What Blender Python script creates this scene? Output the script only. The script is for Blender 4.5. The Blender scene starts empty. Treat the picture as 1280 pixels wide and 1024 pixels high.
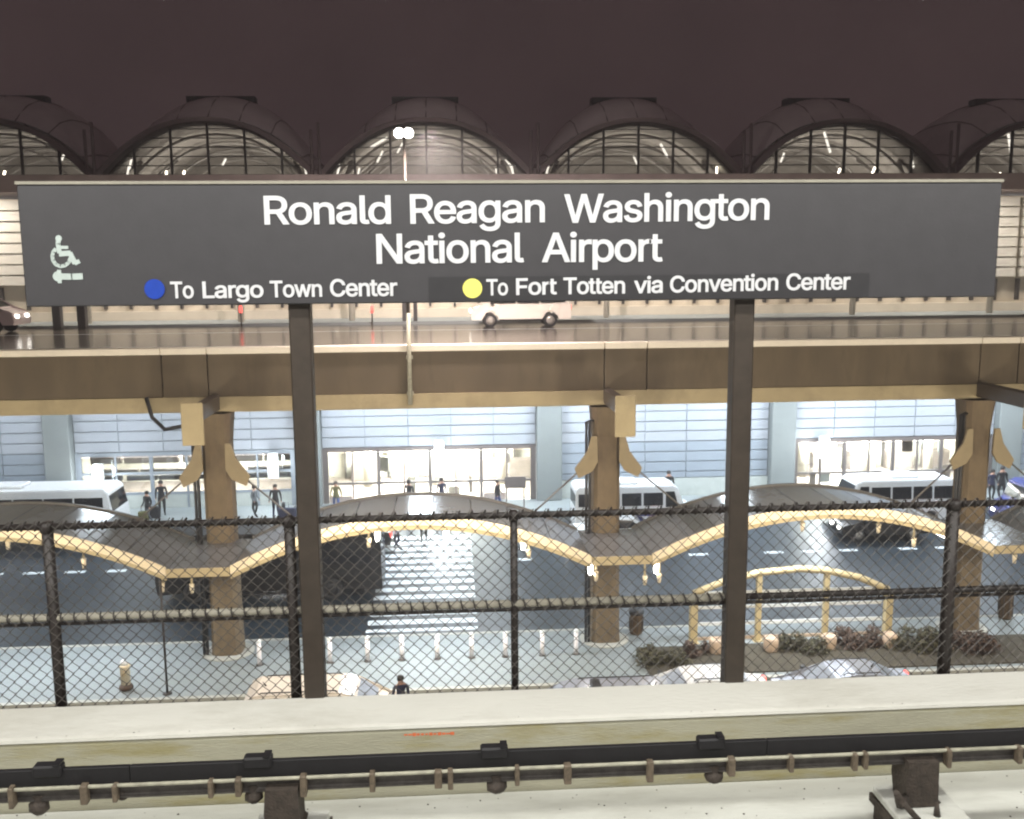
import bpy, bmesh, math, random
from mathutils import Vector, Matrix
random.seed(7)
sc = bpy.context.scene
COL = sc.collection

# ------------------------------------------------------------ camera
FPX, EYE = 1200.0, 14.2
ROT = Matrix(((0.99769497, 0.01789294, -0.06545683),
              (-0.06737446, 0.14620836, -0.98695684),
              (-0.00808923, 0.98909199, 0.14707688)))
cam_d = bpy.data.cameras.new('camera'); cam = bpy.data.objects.new('camera', cam_d); COL.objects.link(cam)
cam_d.sensor_width = 36; cam_d.lens = 36 * FPX / 1280; cam_d.clip_start = 0.05; cam_d.clip_end = 900
cam.matrix_world = Matrix.Translation((0, 0, EYE)) @ ROT.to_4x4()
sc.camera = cam

# ------------------------------------------------------------ night sky, exposure
world = bpy.data.worlds.new('World'); sc.world = world; world.use_nodes = True
wn = world.node_tree.nodes; wl = world.node_tree.links
for n in list(wn): wn.remove(n)
w_out = wn.new('ShaderNodeOutputWorld'); w_bg = wn.new('ShaderNodeBackground')
w_tc = wn.new('ShaderNodeTexCoord'); w_no = wn.new('ShaderNodeTexNoise'); w_cr = wn.new('ShaderNodeValToRGB')
w_no.inputs['Scale'].default_value = 3.5; w_no.inputs['Detail'].default_value = 9; w_no.inputs['Roughness'].default_value = 0.68
w_cr.color_ramp.elements[0].position = 0.3; w_cr.color_ramp.elements[0].color = (0.037, 0.0235, 0.0250, 1)
w_cr.color_ramp.elements[1].position = 0.72; w_cr.color_ramp.elements[1].color = (0.053, 0.0335, 0.0345, 1)
wl.new(w_tc.outputs['Generated'], w_no.inputs['Vector']); wl.new(w_no.outputs['Fac'], w_cr.inputs['Fac'])
wl.new(w_cr.outputs['Color'], w_bg.inputs['Color']); wl.new(w_bg.outputs[0], w_out.inputs[0])
w_bg.inputs['Strength'].default_value = 1.0

def area(name, loc, size, energy, color, target=None, size_y=None, spread=180):
    l = bpy.data.lights.new(name, 'AREA'); l.energy = energy; l.color = color; l.size = size
    if size_y: l.shape = 'RECTANGLE'; l.size_y = size_y
    l.spread = math.radians(spread)
    o = bpy.data.objects.new(name, l); COL.objects.link(o); o.location = loc
    d = (Vector(target) - Vector(loc)) if target else Vector((0, 0, -1))
    o.rotation_euler = d.to_track_quat('-Z', 'Y').to_euler()
    return o
def point(name, loc, energy, color, r=0.15):
    l = bpy.data.lights.new(name, 'POINT'); l.energy = energy; l.color = color; l.shadow_soft_size = r
    o = bpy.data.objects.new(name, l); COL.objects.link(o); o.location = loc
    return o
GX = [-7.95 + 13.62 * k for k in range(-3, 7)]        # the bay grid of terminal, deck and canopy
GD = [-8.40 + 14.2 * (k - 3) for k in range(10)]        # column grid of the raised road and its canopy
WARM = (1.0, 0.78, 0.55); COOL = (0.84, 0.92, 1.0); PINK = (1.0, 0.86, 0.80); TROFFER = (1.0, 0.99, 0.93)
# station canopy lights over the near track and platform
for x in (-6, 0, 6):
    area('station_light', (x, 2.6, 17.2), 4.5, 200, TROFFER, (x, 4.4, 11.5), 0.4)
    area('station_light', (x, -0.8, 16.9), 4.5, 225, TROFFER, (x, 4.4, 12.3), 0.5)
fill_sun = bpy.data.lights.new('roof_fill', 'SUN'); fill_sun.energy = .032; fill_sun.angle = math.radians(120); fill_sun.color = (1, .66, .72)  # broad weak sun added to lift the dome roofs
fill_sun_o = bpy.data.objects.new('roof_fill', fill_sun); COL.objects.link(fill_sun_o); fill_sun_o.rotation_euler = (math.radians(52), 0, 0)
# street level lights under the upper road, at the kerb of the terminal and along the wavy canopy
for k in range(1, 7):
    x = (GX[k] + GX[k + 1]) / 2 if k < 9 else GX[k]
    for dx in (-3.4, 3.4):
        bright = {1: .62, 2: .60, 3: 1.4, 4: 1.5, 5: 1.5, 6: .8}[k]
        area('underdeck_light', (x + dx, 49.5, 8.75), 2.6, 760 * bright, COOL, (x + dx, 52.3, 2.0), 1.0)
    area('canopy_light', (x, 33.6, 5.3), 5.0, 680, (.86, .93, 1.0), (x, 33.2, 0), 0.6)
    for dx in (-3.4, 3.4): area('street_light', (x + dx, 23.5, 7.4), 1.0, 500, (1, .90, .72), (x + dx, 34.5, 7.2))
    area('road_light', (x, 44.0, 8.8), 1.6, 520, (.78, .90, 1.0), (x, 44.0, 0))
# upper road lights under the terminal eaves
for k in range(1, 7):
    area('eaves_light', ((GX[k] + GX[k + 1]) / 2, 51.9, 18.0), 9.0, 950, (1.0, .90, .78), ((GX[k] + GX[k + 1]) / 2, 53.0, 12.5), 0.4)
sc.view_settings.view_transform = 'Standard'; sc.view_settings.look = 'None'
sc.view_settings.exposure = 0; sc.view_settings.gamma = 1; sc.view_settings.use_curve_mapping = False
sc.cycles.use_denoising = True; sc.cycles.volume_bounces = 0; sc.cycles.volume_step_rate = 4; sc.cycles.max_bounces = 7; sc.cycles.diffuse_bounces = 3; sc.cycles.glossy_bounces = 3
sc.cycles.transparent_max_bounces = 16; sc.cycles.sample_clamp_indirect = 6
sc.cycles.caustics_reflective = False; sc.cycles.caustics_refractive = False
sc.cycles.pixel_filter_type = 'GAUSSIAN'; sc.cycles.filter_width = 2.4

def at(px, py, Y):
    r = ROT @ Vector((px - 640, 512 - py, -FPX)); t = Y / r.y
    p = r * t; return Vector((p.x, p.y, p.z + EYE))
def X(px, Y, py=512): return at(px, py, Y).x
def Zp(px, py, Y): return at(px, py, Y).z

# ------------------------------------------------------------ materials
def mat(name, col, rough=0.6, metal=0.0, var=0.18, scale=4.0, bump=0.0, bscale=40.0, emit=None, es=0.0, dirt=None, dscale=1.2, damt=0.5, coat=0.0, stretch=None):
    m = bpy.data.materials.new(name); m.use_nodes = True; nt = m.node_tree; N = nt.nodes; L = nt.links
    b = N['Principled BSDF']; b.inputs['Roughness'].default_value = rough; b.inputs['Metallic'].default_value = metal
    b.inputs['Coat Weight'].default_value = coat
    tc = N.new('ShaderNodeTexCoord'); src = tc.outputs['Object']
    if stretch:
        mp = N.new('ShaderNodeMapping'); mp.inputs['Scale'].default_value = stretch; L.new(src, mp.inputs['Vector']); src = mp.outputs['Vector']
    no = N.new('ShaderNodeTexNoise'); no.inputs['Scale'].default_value = scale; no.inputs['Detail'].default_value = 6; no.inputs['Roughness'].default_value = .65
    L.new(src, no.inputs['Vector'])
    cr = N.new('ShaderNodeValToRGB'); e = cr.color_ramp.elements
    e[0].position = .25; e[0].color = tuple(c * (1 - var) for c in col) + (1,)
    e[1].position = .75; e[1].color = tuple(min(1, c * (1 + var)) for c in col) + (1,)
    L.new(no.outputs['Fac'], cr.inputs['Fac']); out = cr.outputs['Color']
    if dirt:
        n2 = N.new('ShaderNodeTexNoise'); n2.inputs['Scale'].default_value = dscale; n2.inputs['Detail'].default_value = 8; n2.inputs['Roughness'].default_value = .7
        L.new(src, n2.inputs['Vector'])
        c2 = N.new('ShaderNodeValToRGB'); c2.color_ramp.elements[0].position = .48; c2.color_ramp.elements[1].position = .66
        c2.color_ramp.elements[0].color = (0, 0, 0, 1); c2.color_ramp.elements[1].color = (damt,) * 3 + (1,)
        L.new(n2.outputs['Fac'], c2.inputs['Fac'])
        mx = N.new('ShaderNodeMix'); mx.data_type = 'RGBA'; L.new(c2.outputs['Color'], mx.inputs[0]); L.new(out, mx.inputs[6]); mx.inputs[7].default_value = dirt + (1,)
        out = mx.outputs[2]
    L.new(out, b.inputs['Base Color'])
    if bump:
        n3 = N.new('ShaderNodeTexNoise'); n3.inputs['Scale'].default_value = bscale; n3.inputs['Detail'].default_value = 5; L.new(src, n3.inputs['Vector'])
        bu = N.new('ShaderNodeBump'); bu.inputs['Strength'].default_value = bump; bu.inputs['Distance'].default_value = .02
        L.new(n3.outputs['Fac'], bu.inputs['Height']); L.new(bu.outputs[0], b.inputs['Normal'])
    if emit:
        b.inputs['Emission Color'].default_value = emit + (1,); b.inputs['Emission Strength'].default_value = es
    return m
def glassmat(name, tint=(.8, .85, .85), refl=.12, rough=.03):
    m = bpy.data.materials.new(name); m.use_nodes = True; nt = m.node_tree; N = nt.nodes; L = nt.links
    for n in list(N): N.remove(n)
    o = N.new('ShaderNodeOutputMaterial'); t = N.new('ShaderNodeBsdfTransparent'); g = N.new('ShaderNodeBsdfGlossy'); mx = N.new('ShaderNodeMixShader')
    tc = N.new('ShaderNodeTexCoord'); no = N.new('ShaderNodeTexNoise'); no.inputs['Scale'].default_value = 2.0
    cr = N.new('ShaderNodeValToRGB'); cr.color_ramp.elements[0].color = tuple(c * .8 for c in tint) + (1,); cr.color_ramp.elements[1].color = tint + (1,)
    L.new(tc.outputs['Object'], no.inputs['Vector']); L.new(no.outputs['Fac'], cr.inputs['Fac']); L.new(cr.outputs['Color'], t.inputs['Color'])
    fr = N.new('ShaderNodeFresnel'); fr.inputs['IOR'].default_value = 1.5
    ma = N.new('ShaderNodeMath'); ma.operation = 'MULTIPLY_ADD'; ma.inputs[1].default_value = 1.0; ma.inputs[2].default_value = refl * .4
    L.new(fr.outputs[0], ma.inputs[0]); g.inputs['Roughness'].default_value = rough
    L.new(ma.outputs[0], mx.inputs[0]); L.new(t.outputs[0], mx.inputs[1]); L.new(g.outputs[0], mx.inputs[2]); L.new(mx.outputs[0], o.inputs[0])
    return m
M = {}
M['sign'] = mat('sign_brown_enamel', (.045, .043, .047), .42, var=.10, scale=9, bump=.03, bscale=60)
M['strip'] = mat('sign_overlay_strip', (.032, .031, .034), .38, var=.1, scale=9)
M['letter'] = mat('white_reflective_vinyl', (.60, .60, .62), .45, var=.08, scale=20)
M['symbol'] = mat('worn_grey_vinyl', (.42, .48, .46), .5, var=.10, scale=25)
M['blue'] = mat('blue_vinyl', (.008, .045, .34), .4, var=.12, scale=30)
M['yellow'] = mat('yellow_vinyl', (.78, .74, .16), .4, var=.06, scale=30)
M['edge'] = mat('sign_edge_trim', (.30, .28, .23), .4, metal=.3, var=.15, scale=9)
M['bronze'] = mat('dark_bronze_paint', (.046, .035, .027), .45, var=.25, scale=12, bump=.05)
M['fencedark'] = mat('dark_brown_coated_steel', (.026, .020, .018), .5, var=.3, scale=14)
M['raildark'] = mat('galvanised_rail', (.38, .355, .29), .5, metal=.0, var=.25, scale=12)
M['wire'] = mat('brown_vinyl_wire', (.085, .076, .068), .55, var=.2, scale=8)
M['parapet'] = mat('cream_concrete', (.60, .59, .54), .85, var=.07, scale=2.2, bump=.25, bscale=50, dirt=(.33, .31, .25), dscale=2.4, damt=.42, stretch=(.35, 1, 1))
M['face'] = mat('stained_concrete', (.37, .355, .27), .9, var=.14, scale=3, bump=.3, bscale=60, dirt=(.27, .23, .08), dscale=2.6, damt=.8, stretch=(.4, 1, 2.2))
M['bed'] = mat('pale_track_slab', (.64, .645, .60), .85, var=.07, scale=1.6, bump=.2, bscale=40, dirt=(.34, .335, .29), dscale=2.2, damt=.45, stretch=(.3, 1, 1))
M['cover'] = mat('black_cover_board', (.008, .007, .009), .6, var=.3, scale=9, bump=.1)
M['rust'] = mat('rusty_bracket_steel', (.050, .038, .030), .75, var=.45, scale=26, bump=.4, bscale=70)
M['clip'] = mat('pale_rusty_clip', (.13, .10, .07), .7, var=.5, scale=40)
M['rail'] = mat('third_rail_steel', (.10, .09, .085), .45, metal=.5, var=.4, scale=22)
M['pipe'] = mat('cream_trim', (.36, .345, .27), .5, var=.35, scale=14)
M['orange'] = mat('orange_spray_paint', (.62, .14, .05), .8, var=.3, scale=60)
M['asphalt'] = mat('dark_wet_asphalt', (.026, .038, .050), .34, var=.25, scale=.7, bump=.15, bscale=25, dirt=(.012, .015, .02), dscale=.35, damt=.7)
M['deckroad'] = mat('wet_deck_asphalt', (.15, .128, .105), .16, var=.3, scale=.5, bump=.30, bscale=3.0, dirt=(.05, .04, .036), dscale=.25, damt=.8, stretch=(.25, 1.2, 1))
M['walk'] = mat('pale_wet_paving', (.24, .27, .28), .5, var=.10, scale=1.2, bump=.1, dirt=(.20, .23, .22), dscale=.6, damt=.5)
M['kerb'] = mat('kerb_concrete', (.42, .42, .38), .8, var=.15, scale=2)
M['soil'] = mat('damp_mulch', (.06, .052, .036), .95, var=.4, scale=6, bump=.6, bscale=20)
M['paint'] = mat('white_road_paint', (.72, .78, .82), .5, var=.12, scale=5, dirt=(.3, .33, .36), dscale=3, damt=.45)
M['beam'] = mat('brown_board_marked_concrete', (.118, .090, .058), .85, var=.28, scale=1.4, bump=.2, dirt=(.055, .042, .03), dscale=.7, damt=.55, stretch=(1.8, 1, .5))
M['tan'] = mat('tan_painted_concrete', (.37, .30, .18), .75, var=.10, scale=1.5, dirt=(.22, .18, .11), dscale=1, damt=.5)
M['column'] = mat('column_concrete', (.165, .122, .074), .85, var=.25, scale=2.0, bump=.3, dirt=(.10, .07, .045), dscale=1.3, damt=.6, stretch=(1, 1, .5))
M['cap'] = mat('painted_parapet_cap', (.78, .71, .60), .5, var=.08, scale=2)
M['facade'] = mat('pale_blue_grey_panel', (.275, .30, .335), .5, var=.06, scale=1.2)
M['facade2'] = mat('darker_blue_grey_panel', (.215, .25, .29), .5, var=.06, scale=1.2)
M['joint'] = mat('panel_joint', (.20, .23, .26), .8, var=.1)
M['pilaster'] = mat('green_grey_pilaster', (.16, .18, .18), .65, var=.10, scale=1.0)
M['doorframe'] = mat('taupe_door_frame', (.12, .105, .10), .5, var=.15, scale=3)
M['basewall'] = mat('grey_base_wall', (.36, .39, .37), .7, var=.12, scale=2)
M['cream'] = mat('cream_upper_wall', (.66, .60, .50), .7, var=.07, scale=1.5)
M['louvre'] = mat('white_louvre', (.72, .70, .64), .5, var=.06, scale=2)
M['interior'] = mat('lit_interior_wall', (.80, .76, .66), .8, var=.12, scale=1.2)
M['taupe'] = mat('taupe_counter', (.30, .25, .22), .7, var=.2, scale=2)
M['vault'] = mat('pale_vault_ceiling', (.50, .48, .45), .8, var=.16, scale=.5)
M['steel'] = mat('white_truss_steel', (.55, .54, .52), .4, var=.08)
M['mullion'] = mat('dark_mullion', (.05, .045, .045), .5, var=.2)
M['domeroof'] = mat('pale_dome_sheet', (.60, .56, .56), .75, var=.12, scale=.8)
M['roofdark'] = mat('dark_roof_metal', (.20, .16, .16), .75, var=.25, scale=.8)
M['black'] = mat('black_metal', (.012, .012, .013), .5, var=.2)
M['canopy'] = mat('grey_glazed_canopy_sheet', (.135, .145, .16), .22, var=.15, scale=1.0, coat=.3, dirt=(.09, .085, .09), dscale=.8, damt=.5)
M['fascia'] = mat('cream_canopy_fascia', (.74, .63, .45), .5, var=.07, scale=3)
M['gutter'] = mat('tan_canopy_gutter', (.42, .34, .20), .6, var=.15, scale=3)
M['rib'] = mat('canopy_rib_steel', (.12, .11, .10), .5, var=.2)
M['wing'] = mat('tan_bracket_plate', (.27, .21, .12), .6, var=.15, scale=3)
M['pipeblack'] = mat('black_drain_pipe', (.016, .016, .018), .45, var=.2)
M['shelter'] = mat('pale_yellow_steel', (.50, .40, .22), .5, var=.12, scale=4)
M['whitesteel'] = mat('white_steel', (.82, .84, .84), .45, var=.06)
M['bollard'] = mat('white_bollard_paint', (.88, .84, .86), .4, var=.08, scale=6)
M['planter'] = mat('pinkish_concrete', (.50, .38, .28), .85, var=.15, scale=6, bump=.3)
M['bin'] = mat('brown_bin', (.10, .062, .030), .6, var=.3, scale=8)
M['leaf'] = mat('dull_leaf', (.060, .055, .026), .7, var=.5, scale=3)
M['leaf2'] = mat('reddish_leaf', (.075, .045, .030), .7, var=.4, scale=3)
M['w_white'] = mat('white_vehicle_paint', (.80, .82, .84), .25, var=.03, coat=.6)
M['w_cream'] = mat('cream_vehicle_paint', (.74, .68, .60), .25, var=.05, coat=.5)
M['w_silver'] = mat('silver_vehicle_paint', (.42, .45, .52), .25, metal=.3, var=.05, coat=.6)
M['w_black'] = mat('black_vehicle_paint', (.004, .004, .0045), .35, var=.1)
M['w_blue'] = mat('dark_blue_vehicle_paint', (.012, .020, .16), .22, var=.1, coat=.6)
M['w_pink'] = mat('pale_pink_white_paint', (.74, .62, .60), .3, var=.05, coat=.5)
M['carglass'] = mat('tinted_car_glass', (.012, .014, .018), .06, var=.1)
M['litglass'] = mat('pale_car_glass', (.30, .34, .40), .10, var=.2, scale=3)
M['tyre'] = mat('tyre_rubber', (.018, .018, .018), .8, var=.2)
M['alloy'] = mat('alloy_rim', (.45, .42, .38), .35, metal=.6, var=.1)
M['head'] = mat('headlight_lens', (.9, .9, .85), .3, emit=(1, .96, .88), es=9, var=.02)
M['headoff'] = mat('unlit_headlight', (.5, .5, .5), .15, var=.05)
M['tail'] = mat('taillight_lens', (.6, .02, .02), .3, emit=(1, .10, .08), es=2.6, var=.02)
M['taxi'] = mat('orange_stripe', (.75, .40, .16), .35, var=.08)
M['lamp'] = mat('lamp_lens', (.9, .9, .9), .4, emit=(1, .93, .82), es=16, var=.02)
M['lampcool'] = mat('cool_lamp_lens', (.9, .9, .9), .4, emit=(.86, .95, 1), es=14, var=.02)
M['flood'] = mat('flood_lens', (.9, .9, .9), .4, emit=(1, .94, .88), es=30, var=.02)
M['strutglow'] = mat('glowing_strut', (.9, .9, .9), .4, emit=(1, .98, .95), es=3.2, var=.02)  # emission stands in for light falling on the white struts
M['glass'] = glassmat('clear_glazing')
M['archglass'] = glassmat('dusty_arch_glazing', (.78, .76, .72), .10, .10)
M['skin'] = mat('skin', (.35, .20, .14), .6, var=.08, scale=20)
M['hair'] = mat('dark_hair', (.015, .012, .010), .7, var=.2)
for nme, c in dict(c_navy=(.012, .016, .045), c_black=(.012, .012, .014), c_olive=(.10, .095, .035), c_jeans=(.05, .08, .20), c_grey=(.10, .11, .12), c_red=(.25, .03, .03), c_pale=(.4, .45, .5)).items():
    M[nme] = mat('cloth_' + nme[2:], c, .9, var=.2, scale=10)

# ------------------------------------------------------------ mesh helpers
ORG = {}
def org(o):
    while o is not None:
        if o.name in ORG: return ORG[o.name]
        o = o.parent
    return Vector((0, 0, 0))
class MB:
    def __init__(s): s.v = []; s.f = []; s.mi = []; s.k = 0; s.sm = []
    def face(s, idx, smooth=False): s.f.append(tuple(idx)); s.mi.append(s.k); s.sm.append(smooth)
    def add(s, vs, fs, smooth=False):
        b = len(s.v); s.v += [tuple(v) for v in vs]
        for f in fs: s.face([b + i for i in f], smooth)
        return s
    def box(s, x0, x1, y0, y1, z0, z1):
        if x0 > x1: x0, x1 = x1, x0
        if y0 > y1: y0, y1 = y1, y0
        if z0 > z1: z0, z1 = z1, z0
        return s.add([(x0, y0, z0), (x1, y0, z0), (x1, y1, z0), (x0, y1, z0), (x0, y0, z1), (x1, y0, z1), (x1, y1, z1), (x0, y1, z1)],
              [(0, 3, 2, 1), (4, 5, 6, 7), (0, 1, 5, 4), (1, 2, 6, 5), (2, 3, 7, 6), (3, 0, 4, 7)])
    def bbox(s, x0, x1, y0, y1, z0, z1, b=.02):
        """box with chamfered edges"""
        bm = bmesh.new(); t = MB().box(x0, x1, y0, y1, z0, z1)
        vs = [bm.verts.new(v) for v in t.v]
        for f in t.f: bm.faces.new([vs[i] for i in f])
        bmesh.ops.bevel(bm, geom=bm.edges[:], offset=b, segments=1, affect='EDGES')
        bm.verts.index_update(); s.add([v.co[:] for v in bm.verts], [[v.index for v in f.verts] for f in bm.faces]); bm.free(); return s
    def tube(s, pts, r, n=8, cap=True):
        pts = [Vector(p) for p in pts]; rs = r if isinstance(r, (list, tuple)) else [r] * len(pts)
        b = len(s.v); ref = None
        for i, p in enumerate(pts):
            d = (pts[min(i + 1, len(pts) - 1)] - pts[max(i - 1, 0)]).normalized()
            if ref is None: ref = Vector((0, 0, 1)) if abs(d.z) < .9 else Vector((1, 0, 0))
            u = d.cross(ref).normalized(); w = u.cross(d).normalized(); ref = w
            for j in range(n):
                a = 2 * math.pi * j / n; s.v.append(tuple(p + (u * math.cos(a) + w * math.sin(a)) * rs[i]))
        for i in range(len(pts) - 1):
            for j in range(n):
                s.face((b + i * n + j, b + i * n + (j + 1) % n, b + (i + 1) * n + (j + 1) % n, b + (i + 1) * n + j), n > 4)
        if cap:
            s.face([b + j for j in range(n)][::-1]); e = b + (len(pts) - 1) * n; s.face([e + j for j in range(n)])
        return s
    def lathe(s, c, prof, n=16, axis='z'):
        b = len(s.v); c = Vector(c)
        for r, h in prof:
            for j in range(n):
                a = 2 * math.pi * j / n
                d = Vector((r * math.cos(a), r * math.sin(a), h)) if axis == 'z' else Vector((r * math.cos(a), h, r * math.sin(a)))
                s.v.append(tuple(c + d))
        for i in range(len(prof) - 1):
            for j in range(n):
                s.face((b + i * n + j, b + i * n + (j + 1) % n, b + (i + 1) * n + (j + 1) % n, b + (i + 1) * n + j), True)
        s.face([b + j for j in range(n)][::-1]); e = b + (len(prof) - 1) * n; s.face([e + j for j in range(n)])
        return s
    def prism(s, poly, a0, a1, axis='y'):
        """poly: 2D points; extruded along axis from a0 to a1 (y: poly = x,z; x: poly = y,z; z: poly = x,y)"""
        def P(p, a): return {'y': (p[0], a, p[1]), 'x': (a, p[0], p[1]), 'z': (p[0], p[1], a)}[axis]
        n = len(poly); vs = [P(p, a0) for p in poly] + [P(p, a1) for p in poly]
        return s.add(vs, [tuple(range(n)), tuple(range(2 * n - 1, n - 1, -1))] + [(i, i + n, (i + 1) % n + n, (i + 1) % n) for i in range(n)])
    def build(s, name, m, parent=None, fix=True):
        me = bpy.data.meshes.new(name); o_ = org(parent)
        me.from_pydata([tuple(Vector(v) - o_) for v in s.v], [], s.f)
        for q in (m if isinstance(m, (list, tuple)) else [m]): me.materials.append(q)
        me.polygons.foreach_set('material_index', s.mi); me.polygons.foreach_set('use_smooth', s.sm)
        if fix:
            bm = bmesh.new(); bm.from_mesh(me); bmesh.ops.recalc_face_normals(bm, faces=bm.faces[:]); bm.to_mesh(me); bm.free()
        me.update()
        o = bpy.data.objects.new(name, me); COL.objects.link(o)
        if parent: o.parent = parent
        return o
def tag(o, label=None, cat=None, group=None, kind=None):
    if label: o['label'] = label
    if cat: o['category'] = cat
    if group: o['group'] = group
    if kind: o['kind'] = kind
    return o
def thing(name, loc, label, cat, group=None, rz=0):
    o = bpy.data.objects.new(name, None); COL.objects.link(o); o.location = loc; o.rotation_euler.z = rz
    o.empty_display_size = .2; ORG[o.name] = Vector(loc); return tag(o, label, cat, group)
KIDS = {}
def copy_tree(o, loc=None, label=None, rz=None, parent=None, mats=None):
    c = o.copy(); COL.objects.link(c); c.parent = parent
    if loc is not None: c.location = loc; ORG[c.name] = Vector(loc)
    if rz is not None: c.rotation_euler.z = rz
    if label: c['label'] = label
    for ch in [q for q in COL.objects if q.parent == o]: copy_tree(ch, parent=c)
    return c
def struct(o): o['kind'] = 'structure'; return o
def box1(name, b, m, parent=None): return MB().box(*b).build(name, m, parent)

# ============================================================ SETTING
ZD = 11.30                                             # upper road surface
def gz(y): return 0.0 if y < 36.5 else min((y - 36.5) / 13.3, 1) * 0.75
struct(box1('ground', (-160, 180, 8, 140, -.6, -.16), M['soil']))
mb = MB(); mb.add([(-90, 21.0, -.11), (110, 21.0, -.11), (110, 31.0, -.11), (-90, 31.0, -.11), (-90, 21, -.158), (110, 21, -.158), (110, 31, -.158), (-90, 31, -.158)],
    [(0, 1, 2, 3), (7, 6, 5, 4), (0, 4, 5, 1), (2, 6, 7, 3), (1, 5, 6, 2), (3, 7, 4, 0)]); struct(mb.build('near_road', M['asphalt']))
mb = MB(); nn = 20
ys = [36.1 + (50 - 36.1) * i / nn for i in range(nn + 1)]
for y in ys: mb.v += [(-90, y, gz(y) - .13), (110, y, gz(y) - .13)]
for i in range(nn): mb.face((2 * i, 2 * i + 1, 2 * i + 3, 2 * i + 2))
struct(mb.build('road', M['asphalt'], fix=False))
struct(box1('pavement', (-90, 110, 31.2, 35.9, -.16, 0), M['walk']))
mb = MB()
xx = -90
kerb = struct(box1('kerb', (-90, 110, 35.91, 36.1, -.16, .004), M['kerb']))
struct(box1('kerb_near', (-90, 110, 31.0, 31.19, -.16, .004), M['kerb']))
struct(box1('arrivals_pavement', (-90, 110, 50, 66, -.16, .90), M['walk']))
# trackside: slab, parapet
struct(box1('track_slab', (-40, 45, 1.7, 4.83, 10.6, 11.386), M['bed']))
struct(box1('platform', (-40, 45, -4, 1.2, 10.6, 12.5), M['bed']))
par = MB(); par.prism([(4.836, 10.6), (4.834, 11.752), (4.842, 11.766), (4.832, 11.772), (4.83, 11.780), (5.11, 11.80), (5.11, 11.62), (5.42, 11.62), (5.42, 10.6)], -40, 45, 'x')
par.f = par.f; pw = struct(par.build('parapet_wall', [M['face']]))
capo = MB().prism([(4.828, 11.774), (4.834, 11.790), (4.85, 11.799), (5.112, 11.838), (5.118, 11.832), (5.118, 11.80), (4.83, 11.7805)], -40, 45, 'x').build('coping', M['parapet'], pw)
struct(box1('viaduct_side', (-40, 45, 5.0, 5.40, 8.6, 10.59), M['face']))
# orange mark sprayed on parapet face
mk = MB(); a = at(505, 919, 4.832); b_ = at(568, 917, 4.832)
for i in range(12):
    x0 = a.x + (b_.x - a.x) * i / 12; x1 = x0 + (b_.x - a.x) / 12 * random.uniform(.7, 1.0); h = random.uniform(.004, .009) * (1.6 if i in (2, 11) else 1); zz = a.z + (b_.z - a.z) * i / 12
    mk.box(x0, x1, 4.8335, 4.837, zz - h, zz + h)
mk.build('orange_mark', M['orange'], pw)

# ============================================================ UPPER ROAD (viaduct)
ur = thing('upper_road_viaduct', (0, 42, 9), 'raised concrete road with brown edge beam and bright cream cap, crossing before the terminal', 'viaduct')
box1('deck_slab', (-90, 110, 35.4, 50.0, 10.2, ZD), M['deckroad'], ur)
box1('kerbside', (-90, 110, 50.003, 53.997, 10.2, ZD + .14), M['walk'], ur)
xs = sorted([-90, X(205, 34.8), X(262, 34.8), X(512, 34.8), X(755, 34.8), X(808, 34.8), X(1215, 34.8) + .2, X(1215, 34.8) + 1.7, -21.6, 33.6, 34.8, 110])
for i in range(len(xs) - 1):
    MB().bbox(xs[i] + .018, xs[i + 1] - .018, 34.8, 35.395, 9.67, 11.20, .015).build('edge_beam', M['beam'], ur)
    MB().bbox(xs[i] + .01, xs[i + 1] - .01, 34.72, 35.2, 11.203, 11.44, .02).build('parapet_cap', M['cap'], ur)
box1('beam_backing', (-90, 110, 35.0, 35.38, 9.7, 11.1), M['joint'], ur)
box1('tan_ledge', (-90, 110, 34.72, 35.7, 9.12, 9.665), M['tan'], ur)
box1('soffit', (-90, 110, 35.71, 53.99, 9.2, 10.19), M['tan'], ur)
for x0, dy in ((-90, 0),): box1('lane_line', (-90, 110, 45.0, 45.12, ZD + .003, ZD + .006), M['paint'], ur)
for k, gx in enumerate(GD):
    # crosshead cantilever with tan end face
    MB().bbox(gx - .27, gx + .43, 31.35, 31.44, 8.52, 9.93, .02).build('arm_end_plate', M['tan'], ur)
    MB().bbox(gx - .13, gx + .21, 31.445, 34.70, 9.2, 9.75, .03).build('cantilever_arm', M['bronze'], ur)

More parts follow.
